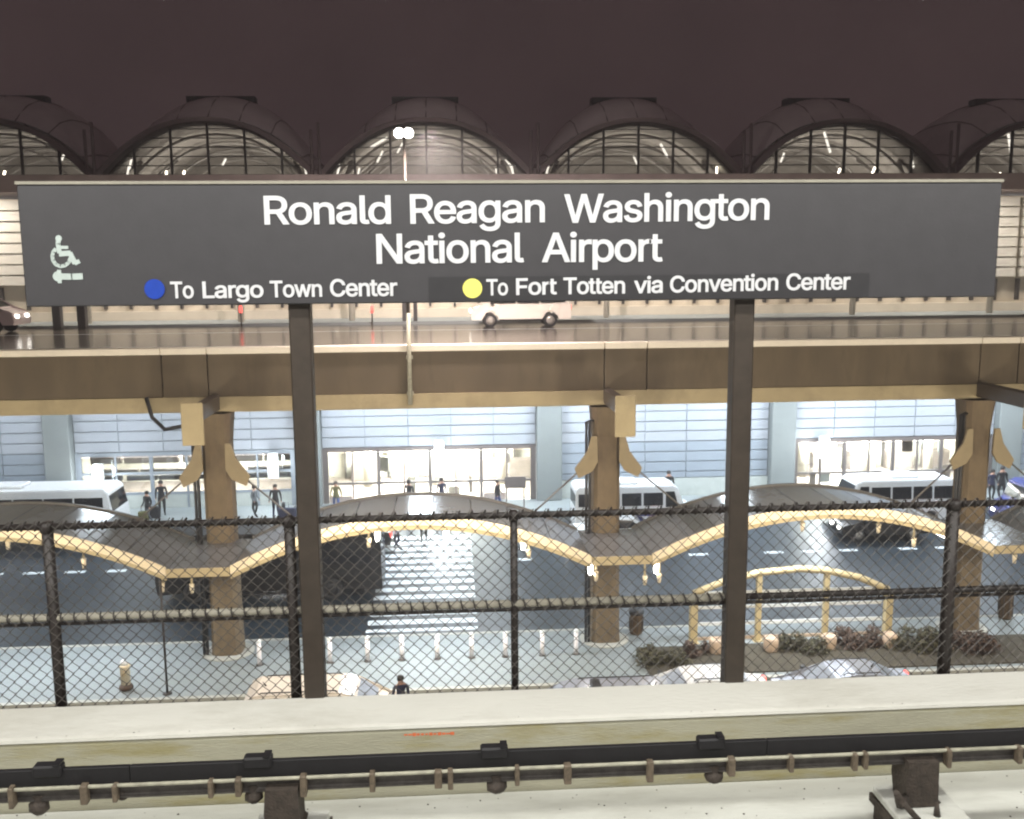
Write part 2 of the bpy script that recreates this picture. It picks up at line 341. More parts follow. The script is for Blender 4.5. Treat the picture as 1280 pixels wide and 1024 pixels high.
# columns
for k, gx in enumerate(GD[:6]):
    if k < 2: continue
    names = {3: 'brown concrete column left of the crosswalk, with black drain pipes', 4: 'brown concrete column in the middle, between the crosswalk and the arched steel frame',
             5: 'brown concrete column at the right, behind the right fence post'}
    c = thing('road_column', (gx, 34.95, 0), names.get(k, 'brown concrete column of the raised road further left than the canopy dip by the thin prop'), 'column', 'columns carrying the raised road')
    zb = 0
    cm = MB(); n = 20
    def ring(w, z):
        pts = []
        for j in range(n):
            a = 2 * math.pi * j / n; ca, sa = math.cos(a), math.sin(a)
            q = (abs(ca) ** 5 + abs(sa) ** 5) ** (-1 / 5); pts.append((gx + w * q * ca, 34.95 + w * q * sa, z))
        return pts
    lv = [(.56, 0), (.54, .3), (.515, 2), (.50, 7.6), (.50, 8.0), (.55, 8.6), (.60, 9.1)]
    for w, z in lv: cm.v += ring(w, z)
    for i in range(len(lv) - 1):
        for j in range(n): cm.face((i * n + j, i * n + (j + 1) % n, (i + 1) * n + (j + 1) % n, (i + 1) * n + j), False)
    cm.face(range(n)); cm.build('shaft', M['column'], c)
    # gusset plates with rods down to the canopy
    for s in (-1, 1):
        pl = MB().prism([(gx + s * .42, 8.05), (gx + s * .62, 8.05), (gx + s * .78, 7.5), (gx + s * 1.25, 6.85), (gx + s * 1.10, 6.5), (gx + s * .60, 6.75), (gx + s * .40, 7.1)], 34.2, 34.30)
        pl.build('bracket_plate', M['wing'], c)
        MB().tube([(gx + s * 1.15, 34.24, 6.7), (gx + s * 2.9, 34.0, 5.22)], .035, 6).build('tie_rod', M['rib'], c)
    for q, dx in enumerate((-.78, -.66)):
        MB().tube([(gx + .05 + dx + .2, 34.6, 8.6), (gx + dx, 34.5, 8.55), (gx + dx, 34.5, .1)], .055, 8).build('drain_pipe', M['pipeblack'], c)
    MB().lathe((gx, 34.95, 0), [(.95, .003), (.95, .03), (.8, .06)], 20).build('plinth', M['kerb'], c)
# bent drain hose hanging under ledge
h = MB(); P_ = [at(183, 497, 34.5), at(190, 522, 34.5), at(206, 537, 34.3), at(233, 532, 34.0)]
h.tube(P_, .075, 8); tag(h.build('drain_hose', M['pipeblack']), 'black bent drain hose hanging from the tan ledge left of the left column', 'pipe')
for px, lab in ((301, 'small red marker light on the upper kerb right of the blue dot'), (465, 'small red marker light on the upper kerb left of the floodlight post')):
    p = at(px, 391, 49.6); t = thing('marker_light', (p.x, 49.6, ZD), lab, 'light', 'red marker lights on the upper kerb')
    MB().tube([(p.x, 49.6, ZD + .002), (p.x, 49.6, p.z)], .04, 8).build('stem', M['bronze'], t); MB().lathe((p.x, 49.6, p.z), [(.07, .001), (.09, .1), (.07, .3), (.03, .36)], 12).build('lens', M['tail'], t)
# lamp post on the deck edge
lp = thing('lamp_post', (X(512, 34.4), 34.4, 9.1), 'slender pale floodlight post with two lit heads rising behind the station name board', 'lamp post')
x = X(513, 34.4); zt = Zp(508, 168, 34.4)
MB().tube([(x, 34.5, 9.3), (x, 34.5, 12.6)], [.085, .075], 10).build('lower_pole', M['pipe'], lp)  # light put into the colour: one pole, pale as lit below, dark above
MB().tube([(x, 34.5, 12.6), (x, 34.5, zt)], [.07, .05], 10).build('pole', M['bronze'], lp)
for z in (9.7, 11.0): box1('wall_bracket', (x - .12, x + .12, 34.53, 34.75, z - .06, z + .06), M['pipe'], lp)
box1('cross_arm', (x - .34, x + .34, 34.46, 34.54, zt - .02, zt + .05), M['bronze'], lp)
for s in (-1, 1):
    f = MB().lathe((x + s * .16, 34.3, zt + .03), [(.13, .16), (.17, .10), (.18, .0)], 14, 'y').build('lamp_head', M['black'], lp)
    MB().lathe((x + s * .16, 34.298, zt + .03), [(.172, 0), (.15, -.06), (.08, -.10), (.02, -.11)], 14, 'y').build('lens', M['flood'], f)
area('flood_light', (x + .9, 33.6, zt), .5, 1500, PINK, (x + 2.2, 33.2, 8), spread=150)
area('flood_light_back', (x + .9, 35.6, zt), .5, 2200, PINK, (x + 2, 44, 11), spread=140)

# ============================================================ TERMINAL BUILDING
tb = thing('terminal_building', (5, 54, 0), 'long airport terminal with lit doors below and a row of glazed arches along its roof', 'building')
F = 54.0; FZ = .9
YP = [5.87 + 3.2, 5.93, 5.32, 4.72, 4.12]              # panel row joints above windows
box1('wall_backing', (-90, 110, F + .32, F + .5, 9.0, 11.3), M['joint'], tb)
prots = {}
def shared(name, key, mbf, m, parent, loc):
    """piece with shared mesh, placed by offset"""
    if key not in prots:
        o = mbf().build(name, m, None); prots[key] = o.data; o.parent = parent; o.location = Vector(loc) - org(parent); return o
    o = bpy.data.objects.new(name, prots[key]); COL.objects.link(o); o.parent = parent; o.location = Vector(loc) - org(parent); return o
def panel_piece(w, h, m, loc, name='panel', d=.06):
    return shared(name, (name, round(w, 3), round(h, 3), m), lambda: MB().bbox(.02, w - .02, 0, d, .028, h - .028, .014), M[m], tb, loc)
for k in range(1, 8):
    x0 = GX[k] + .74; x1 = GX[k + 1] - .74; W = x1 - x0
    n = 5; w = W / n
    kind = {1: 'blank', 2: 'office', 3: 'doors', 4: 'blank', 5: 'doors', 6: 'blank', 7: 'blank'}[k]
    box1('wall_backing', (x0, x1, F + .07, F + .30, (4.1 if kind != 'blank' else FZ), 9.2), M['joint'], tb)
    z = 9.1
    rows = [9.1, 8.3, 7.5, 6.7, 5.9, 5.3, 4.72, 4.12]
    if kind == 'blank': rows += [3.52, 2.92, 2.32, 1.95]
    for i in range(len(rows) - 1):
        top, bot = rows[i], rows[i + 1]
        if bot > 6.8: continue
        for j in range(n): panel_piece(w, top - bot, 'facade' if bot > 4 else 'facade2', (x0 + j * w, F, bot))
    if kind == 'blank':
        box1('base_wall', (x0, x1, F - .05, F + .069, FZ, 1.94), M['basewall'], tb); continue
    # glazed bay: frame, mullions, panes, interior
    fr = MB().box(x0, x1, F - .02, F + .10, 3.88, 4.10); fr.box(x0, x0 + .22, F - .02, F + .10, FZ, 3.88); fr.box(x1 - .22, x1, F - .02, F + .10, FZ, 3.88)
    fr.build('door_surround' if kind == 'doors' else 'window_surround', M['doorframe'] if kind == 'doors' else M['joint'], tb)
    nd = 8 if kind == 'doors' else 6; wd = (W - .44) / nd
    for j in range(nd + 1):
        tk = .09 if j % 2 == 0 else .045
        box1('mullion', (x0 + .22 + j * wd - tk, x0 + .22 + j * wd + tk, F - .03, F + .13, FZ, 3.88), M['doorframe'] if kind == 'doors' else M['facade2'], tb)
    trz = [2.05] if kind == 'doors' else [2.9, 1.75]
    for z in trz: box1('transom', (x0 + .22, x1 - .22, F - .025, F + .12, z - .06, z + .06), M['doorframe'] if kind == 'doors' else M['facade2'], tb)
    zs = [FZ] + sorted(trz) + [3.88]
    for j in range(nd):
        for i in range(len(zs) - 1):
            hh = zs[i + 1] - zs[i]
            if i == 0:
                if kind == 'office': box1('base_wall', (x0 + .22 + j * wd + .06, x0 + .22 + (j + 1) * wd - .06, F, F + .08, FZ, zs[1] - .06), M['basewall'], tb); continue
                if j % 2 == 0:
                    dr = MB().bbox(x0 + .22 + j * wd + .12, x0 + .22 + (j + 1) * wd - .08, F + .02, F + .07, FZ + .01, FZ + .42, .01).build('kick_panel', M['taupe'], tb)
            shared('pane', ('pane', kind, i, j), lambda: MB().box(.06, wd - .06, .045, .055, .06, hh - .06), M['glass'], tb, (x0 + .22 + j * wd, F, zs[i]))
    # interior hall
    yb = F + 7
    rm = MB().box(x0 - .7, x1 + .7, yb, yb + .2, FZ, 4.6); rm.box(x0 - .7, x1 + .7, F + .31, yb, 4.3, 4.5); rm.box(x0 - .7, x0 - .5, F + .31, yb, FZ, 4.3); rm.box(x1 + .5, x1 + .7, F + .31, yb, FZ, 4.3)
    rm.build('hall_lining', M['interior'], tb)
    box1('hall_floor', (x0 - .5, x1 + .5, F + .31, yb, FZ - .1, FZ + .012), M['taupe'], tb)
    if kind == 'doors':
        for j in range(5): MB().bbox(x0 + 1 + j * 2.5, x0 + 2.7 + j * 2.5, yb - 1.3, yb - .6, FZ + .012, 2.1, .04).build('counter', M['taupe'], tb)
        for j in range(5): box1('back_sign', (x0 + .8 + j * 2.5, x0 + 2.2 + j * 2.5, yb - .08, yb - .02, 3.1, 3.75), M['taupe' if j % 2 else 'pilaster'], tb)
        for j in range(3): MB().lathe((x0 + 2.2 + j * 4.1, F + 4.2, FZ + .012), [(.28, 0), (.28, 3.38)], 14).build('hall_column', M['interior'], tb)
        rq = random.Random(k)
        for j in range(13):
            xq = x0 + .5 + rq.random() * (W - 1.6); hq = rq.uniform(.5, 1.2); zq = rq.choice((FZ + .02, FZ + 1.6, FZ + 2.1))
            box1('display_frame', (xq, xq + rq.uniform(.12, .7), F + 1.0 + j * .25, F + 1.1 + j * .25, zq, zq + hq), M[rq.choice(('taupe', 'doorframe', 'pilaster', 'interior'))], tb)
        for j in range(9): box1('shelf_upright', (x0 + .5 + j * 1.35, x0 + .6 + j * 1.35, yb - .5, yb - .1, FZ + .02, 3.0), M['doorframe'], tb)
        area('hall_light', ((x0 + x1) / 2, F + 3.2, 4.25), 9, 12000 if k == 3 else 9500, (1, .96, .90), None, 3.5)
    else:
        for z0_, z1_, mm in ((3.2, 3.62, 'taupe'), (2.62, 2.84, 'taupe'), (2.2, 2.45, 'mullion')):
            xa = x0 + .3
            while xa < x1 - 1:
                l = random.uniform(1.4, 3.4)
                if random.random() < .8: box1('shelf_band', (xa, min(xa + l, x1 - .3), F + 1.4, F + 1.8, z0_, z1_), M[mm], tb)
                xa += l + random.uniform(.1, .4)
        area('hall_light', ((x0 + x1) / 2, F + 3.2, 4.25), 9, 3200, (1, .95, .90), None, 4.5)
for k in range(0, 9):
    MB().bbox(GX[k] - .72, GX[k] + .72, F - .55, F + .3, FZ, 9.19, .05).build('pilaster', M['pilaster'], tb)
# upper storey
UZ0 = ZD + .14
box1('plinth', (-90, 110, F + .0, F + .345, UZ0 + .002, UZ0 + .5), M['cream'], tb)
box1('upper_wall', (-90, 110, F + .35, F + .6, UZ0 + .01, 18.0), M['cream'], tb)
nl = 0
for k in range(0, 9):
    for j in range(10):
        xm = GX[k] + .2 + j * 1.362
        box1('upper_mullion', (xm - .06, xm + .06, F + .05, F + .34, UZ0 + .62, 13.3), M['mullion'], tb)
        if j % 3 == 1: box1('upper_pane', (xm + .07, xm + 1.29, F + .2, F + .22, UZ0 + 1.3, 13.25), M['carglass'], tb)
    for i in range(8):
        box1('louvre', (GX[k] + .2, GX[k] + 13.5, F - .05, F + .33, 13.42 + i * .57, 13.42 + i * .57 + .49), M['louvre'], tb)
box1('eaves', (-90, 110, F - 2.6, F + .7, 18.15, 19.0), M['roofdark'], tb)
for k in range(0, 9):
    for j in range(3):
        box1('eaves_lamp', (GX[k] + 1.5 + j * 4.5, GX[k] + 2.3 + j * 4.5, F - 1.5, F - 1.2, 18.09, 18.148), M['lamp'], tb)
    for dx in (-2.9, 2.9):
        MB().tube([(GX[k] + dx, 51.6, UZ0), (GX[k] + dx, 51.6, 18.15)], .16, 12).build('eaves_post', M['cream'], tb)
for px in (72, 103, 508, 518):
    pass
box1('flat_roof', (-90, 110, F + .7, 66, 18.5, 18.9), M['roofdark'], tb)
# arches: profile u in [-1,1] over each bay
AY = 63.0; ZS = 19.95; ZC = 23.40
def aprof(u, c=ZC, s=ZS): return s + (c - s) * (1 - abs(u) ** 2.25)
NA = 28
for k in range(0, 8):
    xa, xb = GX[k], GX[k + 1]; xc = (xa + xb) / 2; hw = (xb - xa) / 2
    # rim band
    us = [-1 + 2 * i / NA for i in range(NA + 1)]
    rim = MB()
    for y in (AY - .9, AY + .25):
        for u in us: rim.v.append((xc + u * hw, y, aprof(u) + .06))
        for u in us: rim.v.append((xc + u * (hw - .25), y, max(aprof(u) - .20, 18.95)))
    m_ = NA + 1
    for i in range(NA):
        for b0, fl in ((0, 0), (2 * m_, 1)): rim.face((b0 + i, b0 + i + 1, b0 + m_ + i + 1, b0 + m_ + i))
        rim.face((i, i + 1, 2 * m_ + i + 1, 2 * m_ + i)); rim.face((m_ + i, m_ + i + 1, 3 * m_ + i + 1, 3 * m_ + i))
    rim.build('arch_rim', M['roofdark'], tb)
    # dome roof: swells from the arch edges to a lantern at the crest
    dm = MB(); ny = 14; y0, y1 = AY + .25, AY + 13.6
    for jy in range(ny + 1):
        y = y0 + (y1 - y0) * jy / ny; v = -1 + 2 * jy / ny
        for u in us:
            z = aprof(u) + .18 + 2.15 * (1 - abs(u) ** 2.2) * (1 - abs(v) ** 2.6)
            dm.v.append((xc + u * hw, y, z))
    for jy in range(ny):
        for i in range(NA): dm.face((jy * m_ + i, jy * m_ + i + 1, (jy + 1) * m_ + i + 1, (jy + 1) * m_ + i), True)
    for ju in range(2, NA - 1, 4):
        MB().tube([(dm.v[jy * m_ + ju][0], dm.v[jy * m_ + ju][1], dm.v[jy * m_ + ju][2] + .02) for jy in range(0, ny + 1, 2)], .05, 4).build('roof_seam', M['roofdark'], tb)
    dm.build('dome_roof', M['domeroof'], tb, fix=False)
    zt = Zp(640, 132, 68.5)
    ln = MB().box(xc - 1.9, xc + 1.9, 67.8, 68.4, zt - .9, zt); ln.build('lantern', M['black'], tb)
    box1('lantern_cap', (xc - 2.25 - .1, xc + 2.25 - .1, 67.6, 68.6, zt + .003, zt + .42), M['black'], tb)
    # vault lining and ribs inside
    vl = MB(); yv0, yv1 = AY + .26, AY + 13.4; nv = 8
    for jy in range(nv + 1):
        y = yv0 + (yv1 - yv0) * jy / nv
        for u in us: vl.v.append((xc + u * (hw - .3), y, aprof(u) - .3))
    for jy in range(nv):
        for i in range(NA): vl.face((jy * m_ + i, jy * m_ + i + 1, (jy + 1) * m_ + i + 1, (jy + 1) * m_ + i), True)
    vl.build('vault_lining', M['vault'], tb, fix=False)
    bw = MB(); b = [(xc + u * (hw - .3), aprof(u) - .3) for u in us] + [(xb - .3, 15.0), (xa + .3, 15.0)]
    bw.prism(b, yv1, yv1 + .2); bw.build('gable_wall', M['vault'], tb)
    for y in (65.5, 69.5, 73.5):
        MB().tube([(xc + u * (hw - .75), y, aprof(u) - .55) for u in us], .11, 6).build('truss_rib', M['steel'], tb)
        MB().tube([(xc + u * (hw - 1.6), y + .3, aprof(u) - 1.25) for u in us], .06, 6).build('truss_chord', M['steel'], tb)
    for s in (-1, 1):
        MB().tube([(xc + s * (hw - .7), 66, 15.2), (xc + s * (hw - .9), 66, 19.0), (xc + s * (hw - 1.9), 65.6, 21.2)], .15, 8).build('branching_strut', M['steel'], tb)
        MB().tube([(xc + s * (hw - .9), 66, 18.6), (xc + s * (hw - 3.2), 69.4, 21.6)], .10, 8).build('branching_strut', M['steel'], tb)
    # glazing grid: five mullions, rails and panes
    nc = 6; cw = 2 * hw / nc
    def za(x):
        return max(aprof((x - xc) / hw) - .2, 18.95)
    for j in range(1, nc):
        x = xa + j * cw; r_ = .06
        box1('arch_mullion', (x - r_, x + r_, AY - .12, AY + .1, 18.92, za(x)), M['mullion'], tb)
    zr = [18.95 + i * .56 for i in range(8)]
    for zi in zr[1:]:
        # span where arch is above zi
        u = 0
        t = (zi + .2 - ZS) / (ZC - ZS)
        uu = 1 if t <= 0 else (1 - t) ** (1 / 2.25) if t < 1 else 0
        if uu > .12: box1('arch_rail', (xc - uu * hw + .1, xc + uu * hw - .1, AY - .055, AY + .05, zi - .028, zi + .028), M['mullion'], tb)
    for j in range(nc):
        for i in range(len(zr)):
            z0_, z1_ = zr[i], zr[i] + .56
            xl, xr = xa + j * cw + .05, xa + (j + 1) * cw - .05
            pts = [(xl + (xr - xl) * q / 6) for q in range(7)]
            top = [(x, min(z1_, za(x))) for x in pts]
            if max(t[1] for t in top) <= z0_ + .05: continue
            top = [(x, max(z, z0_ + .012)) for x, z in top]
            pm = MB().prism([(xl, z0_), (xr, z0_)] + top[::-1], AY - .01, AY + .01); pm.build('pane', M['archglass'], tb)
    # valley bracket mast between the arches
    for q in (-.25, .2): MB().tube([(xa + q, AY - 1.2, 18.9), (xa + q, AY - 1.2, 22.9 + q)], .10, 8).build('valley_mast', M['roofdark'], tb)
    MB().box(xa - .28, xa + .28, AY - .95, AY + .4, 18.9, 20.35).build('valley_gutter', M['roofdark'], tb)
    area('vault_light', (xc, 68, 16.0), 9, 1000 * {1: .7, 2: 1.0, 3: 1.15, 4: 1.0, 5: 1.15, 6: .9}.get(k, .7), (1, .95, .90), (xc, 68, 24), 5)
box1('concourse_floor', (-90, 110, 63.3, 76.4, 14.6, 15.0), M['vault'], tb)
box1('concourse_dado', (-90, 110, 63.06, 63.25, 17.9, 18.94), M['roofdark'], tb)
# small lit fittings, and bright steel struts drawn as glowing tubes, behind the arch glazing
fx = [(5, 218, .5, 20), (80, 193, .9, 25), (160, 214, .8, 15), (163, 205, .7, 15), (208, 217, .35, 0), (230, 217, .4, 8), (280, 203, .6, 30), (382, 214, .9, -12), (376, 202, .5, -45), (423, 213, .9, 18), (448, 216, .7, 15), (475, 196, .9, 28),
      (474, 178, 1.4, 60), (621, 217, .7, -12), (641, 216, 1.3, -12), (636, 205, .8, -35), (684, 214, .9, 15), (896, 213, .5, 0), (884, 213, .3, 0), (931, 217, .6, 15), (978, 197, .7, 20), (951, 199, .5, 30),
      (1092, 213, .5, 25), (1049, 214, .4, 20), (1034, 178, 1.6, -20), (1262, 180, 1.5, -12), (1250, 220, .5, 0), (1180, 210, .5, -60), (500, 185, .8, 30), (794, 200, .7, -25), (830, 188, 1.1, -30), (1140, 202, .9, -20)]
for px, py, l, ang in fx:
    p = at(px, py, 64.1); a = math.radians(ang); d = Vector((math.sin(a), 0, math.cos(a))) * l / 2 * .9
    MB().tube([p - d, p + d], .065 if l < 1 else .08, 6).build('glow_strip', M['strutglow'] if l > .55 else M['lamp'], tb)

# glaring wall lanterns at the lower front
for i, (px, py, hh, lab) in enumerate([(549, 572, 1.7, 'brilliant white lantern over the doors beyond the crosswalk'), (1031, 560, 1.1, 'brilliant white lantern over the doors above the arched steel frame'),
      (341, 583, 1.2, 'white lantern between the left column and left sign post'), (122, 600, 1.5, 'glaring white lantern above the end of the long white bus')]):
    p = at(px, py, 53.2); l = thing('wall_lantern', (p.x, 53.2, p.z), lab, 'lamp')
    box1('backplate', (p.x - .25, p.x + .25, 53.32, 53.55, p.z - hh / 2 - .1, p.z + hh / 2 + .1), M['whitesteel'], l)
    MB().bbox(p.x - .24, p.x + .24, 53.1, 53.31, p.z - hh / 2, p.z + hh / 2, .04).build('diffuser', M['lampcool'], l)
    box1('arm', (p.x - .04, p.x + .04, 53.55, 53.98, p.z - .04, p.z + .04), M['whitesteel'], l)
    point('lantern_glow', (p.x, 52.8, p.z), 330, (.93, .97, 1), .3)

# ============================================================ WAVY CANOPY over the kerb
cn = thing('wavy_canopy', (5, 33, 4.2), 'undulating grey canopy with a brightly lit cream front edge, dipping to each road column', 'canopy')
CY0, CY1 = 31.3, 34.2; ZT, ZK = 4.27, 5.80
def cz(x):
    t = ((x - GD[0]) / 14.2) % 1.0 * 14.2
    if t < 1.05 or t > 13.15: return ZT
    u = (t - 1.05) / 12.10; return ZT + (ZK - ZT) * 4 * u * (1 - u)
def strip(x0, x1, n, ya, yb, zlo, zhi, name, m):
    s = MB()
    for i in range(n + 1):
        x = x0 + (x1 - x0) * i / n; z = cz(x + (1e-4 if i == 0 else -1e-4)); s.v += [(x, ya, z + zlo), (x, yb, z + zlo), (x, yb, z + zhi), (x, ya, z + zhi)]
    for i in range(n):
        a, b = 4 * i, 4 * i + 4
        for j in range(4): s.face((a + j, a + (j + 1) % 4, b + (j + 1) % 4, b + j), False)
    s.face((0, 1, 2, 3)); e = 4 * n; s.face((e, e + 3, e + 2, e + 1))
    return s.build(name, m, cn)
for k in range(1, 7):
    g = GD[k]
    strip(g - 1.03, g + 1.03, 1, CY0 + .10, CY1 + .75, .0, .07, 'trough_sheet', M['canopy'])
    strip(g - 1.03, g + 1.03, 2, CY0, CY0 + .09, -.16, .12, 'trough_fascia', M['gutter'])
    if k == 6: break
    a, b = g + 1.05, g + 13.15; N_ = 9
    for i in range(N_):
        strip(a + (b - a) * i / N_ + .02, a + (b - a) * (i + 1) / N_ - .02, 3, CY0 + .11, CY1 + .8, .0, .06, 'roof_sheet', M['canopy'])
    for i in range(N_ + 1):
        x = a + (b - a) * i / N_
        MB().tube([(x, CY0 + .12, cz(x) - .10), (x, CY1 + .78, cz(x) - .10)], .06, 6).build('rib', M['rib'], cn)
    strip(a, b, 30, CY0, CY0 + .09, -.12, .18, 'fascia', M['fascia'])
    strip(a, b, 30, CY0 + .03, CY0 + .16, -.27, -.125, 'gutter', M['gutter'])
    strip(a, b, 30, CY1 + .81, CY1 + .95, -.15, .12, 'rear_beam', M['rib'])
    area('fascia_light', ((a + b) / 2, CY0 - 1.6, 8.0), 9.5, {1: 90, 2: 90, 3: 360, 4: 220, 5: 100, 6: 60}[k], (1, .86, .66), ((a + b) / 2, CY0 + .1, 5.2), .3, 110)
for i, (px, py, big) in enumerate([(10, 682, 0), (105, 706, 0), (203, 736, 0), (240, 737, 0), (363, 690, 0), (461, 680, 0), (472, 672, 1), (558, 672, 1), (654, 682, 1), (661, 694, 0), (738, 710, 1), (745, 722, 0), (806, 727, 0), (820, 712, 1), (824, 724, 0), (1003, 660, 0), (1098, 662, 0), (1142, 680, 0), (1172, 668, 2), (1268, 700, 0)]):
    p = at(px, py, CY0 + .25)
    p.z = min(p.z, cz(p.x) - .42)
    f = MB()
    if big == 2: f.tube([(p.x - .35, p.y - .1, p.z + .35), (p.x + .35, p.y - .1, p.z + .02)], .07, 6); f.build('edge_lamp', M['lamp'], cn)
    else:
        f.tube([(p.x, p.y, p.z + .2), (p.x, p.y, p.z - .12)], [.09, .06], 8); f.build('edge_lamp', M['flood'] if big else M['fascia'], cn)
    box1('lamp_stem', (p.x - .03, p.x + .03, p.y + .0, p.y + .05, p.z + .2, cz(p.x) - .1), M['gutter'], cn)
# prop standing under left trough
pr = thing('canopy_prop', (X(205, 31.45, 800), 31.45, 0), 'thin dark prop under the left dip of the canopy', 'post'); x = pr.location.x
MB().tube([(x, 31.45, .02), (x, 31.45, ZT - .2)], .04, 8).build('pole', M['fencedark'], pr)
MB().lathe((x, 31.45, 0), [(.16, .003), (.16, .03), (.05, .05)], 12).build('base', M['fencedark'], pr)

# ============================================================ ROAD MARKINGS
cw = thing('crosswalk_marking', (-1.2, 42, gz(42) - .12), 'zebra crossing of pale wide bars leading to the bright terminal doors', 'crosswalk')
yy = 36.5; i = 0
while yy < 48.3:
    w = .46; xl = -3.45 + .02 * (yy - 37); xr = 1.0
    z0 = gz(yy) - .126; z1 = gz(yy + w) - .126
    MB().add([(xl, yy, z0), (xr, yy, z0), (xr, yy + w, z1), (xl, yy + w, z1), (xl, yy, z0 - .003), (xr, yy, z0 - .003), (xr, yy + w, z1 - .003), (xl, yy + w, z1 - .003)],
             [(0, 1, 2, 3), (7, 6, 5, 4), (0, 4, 5, 1), (1, 5, 6, 2), (2, 6, 7, 3), (3, 7, 4, 0)]).build('bar', M['paint'], cw); yy += .86
ln = thing('lane_marking', (0, 44.2, gz(44.2) - .12), 'broken line of short white dashes between the lanes of the lower road', 'road marking')
xd = -34.0
while xd < 42:
    if not (-4.2 < xd < 1.2):
        z0 = gz(44.2) - .1255
        MB().add([(xd, 44.2, z0), (xd + .95, 44.2, z0), (xd + .95, 44.5, z0 + .017), (xd, 44.5, z0 + .017)], [(0, 1, 2, 3)]).build('dash', M['paint'], ln)
    xd += 1.86 if int(xd) % 2 else 3.0
# mulch bed and refuge
struct(box1('planting_bed', (X(805, 33), X(1330, 33), 31.4, 33.9, .001, .05), M['soil']))

# ============================================================ STREET FURNITURE AT THE CROSSING
pos = [325, 413, 460, 503, 547, 590, 632, 678, 720]
desc = ['standing alone left of the left sign post', 'just right of the left sign post', 'over the cream van roof, second right of the left sign post', 'directly above the figure in navy by the cream van',
        'fourth right of the left sign post', 'centred under the right half of the crosswalk', 'hidden partly by the thin middle fence post', 'right of the middle fence post, above the dark car pillar', 'nearest the middle concrete column']
b0 = None
for px, d in zip(pos, desc):
    x = X(px, 33.6, 838)
    if b0 is None:
        b0 = thing('bollard', (x, 33.6, 0), 'white bollard ' + d, 'bollard', 'white bollards along the crossing kerb')
        MB().lathe((x, 33.6, 0), [(.085, .02), (.08, .86)], 12).build('post', M['bollard'], b0)
        MB().lathe((x, 33.6, 0), [(.092, .861), (.095, .90), (.07, .95), (.02, .975)], 12).build('cap', M['whitesteel'], b0)
        MB().lathe((x, 33.6, 0), [(.14, .003), (.13, .019)], 12).build('base', M['rust'], b0)
    else: copy_tree(b0, (x, 33.6, 0), 'white bollard ' + d)
def bin_(px, Y, lab, h=.95):
    x = X(px, Y, 800); t = thing('litter_bin', (x, Y, 0), lab, 'bin', 'brown litter bins')
    MB().lathe((x, Y, 0), [(.24, .02), (.25, .1), (.25, h - .2), (.28, h - .15)], 16).build('drum', M['bin'], t)
    MB().lathe((x, Y, 0), [(.285, h - .148), (.31, h - .03), (.27, h), (.12, h + .01)], 16).build('hood', M['black'], t)
    for q in range(8):
        a = q * math.pi / 4; MB().box(x + .262 * math.cos(a) - .02, x + .262 * math.cos(a) + .02, Y + .262 * math.sin(a) - .02, Y + .262 * math.sin(a) + .02, .12, h - .24).build('slat', M['rust'], t)
bin_(795, 35.4, 'brown litter bin with dark hood just right of the middle column')
bin_(1254, 35.7, 'dark brown litter bin right of the right-hand column', 1.45)
# small pedestal with white cap
x = X(157, 31.9, 850)
t = thing('hydrant_post', (x, 31.9, 0), 'short cream pedestal with white cap on reddish base, left of the thin prop', 'hydrant')
MB().lathe((x, 31.9, 0), [(.24, .052), (.22, .16), (.16, .2)], 14).build('base', M['leaf2'], t)
MB().lathe((x, 31.9, 0), [(.16, .2), (.165, .82), (.20, .86), (.16, .9)], 14).build('barrel', M['fascia'], t)
MB().lathe((x - .02, 31.9, 0), [(.13, .901), (.12, 1.0), (.06, 1.07)], 14).build('cap', M['w_white'], t)
MB().lathe((x, 31.66, .62), [(.07, 0), (.07, .1)], 10, 'y').build('outlet', M['gutter'], t)

# arched steel frame
t = thing('arched_shelter_frame', (X(990, 35.6, 800), 34.3, 0), 'pale yellow steel frame with arched top and white rails, right of the middle column', 'shelter', )
fp = [(867, 742), (905, 727), (948, 716), (1000, 711), (1032, 713), (1075, 722), (1110, 737)]
arc = [at(px, py, 34.3) for px, py in fp]
A = []
for i in range(len(arc) - 1):
    for q in range(3): A.append(arc[i].lerp(arc[i + 1], q / 3))
A.append(arc[-1]); MB().tube(A, .14, 8).build('arched_beam', M['shelter'], t)
for px, r in ((867, .14), (948, .10), (1032, .10), (1110, .14)):
    c = at(px, 760, 34.3); top = min(A, key=lambda q: abs(q.x - c.x)).z
    MB().bbox(c.x - r, c.x + r, 34.3 - r, 34.3 + r, .003, top - .04, .015).build('upright', M['shelter'], t)
    box1('foot_plate', (c.x - .2, c.x + .2, 34.1, 34.5, .001, .03), M['shelter'], t)
xa, xb = arc[0].x, arc[-1].x
for py, th, mm in ((739, .06, 'whitesteel'), (757, .055, 'whitesteel'), (777, .055, 'whitesteel'), (796, .08, 'planter')):
    z = Zp(990, py, 34.45); box1('rail', (xa + .12, xb - .12, 34.48, 34.55, z - th, z + th), M[mm], t)
for px, d in ((895, 'left of the right sign post'), (963, 'below the second upright of the arched frame'), (1035, 'below the third upright of the arched frame'), (1111, 'below the right end of the arched frame')):
    x = X(px, 33.2, 822); p = thing('drum_planter', (x, 33.2, 0), 'squat pinkish concrete drum ' + d, 'planter', 'concrete drums in front of the arched frame')
    MB().lathe((x, 33.2, 0), [(.22, .0), (.27, .1), (.28, .5), (.24, .56), (.2, .56), (.19, .5)], 14).build('drum', M['planter'], p)
    box1('base', (x - .27, x + .27, 32.95, 33.45, -.004, .006), M['rust'], p)
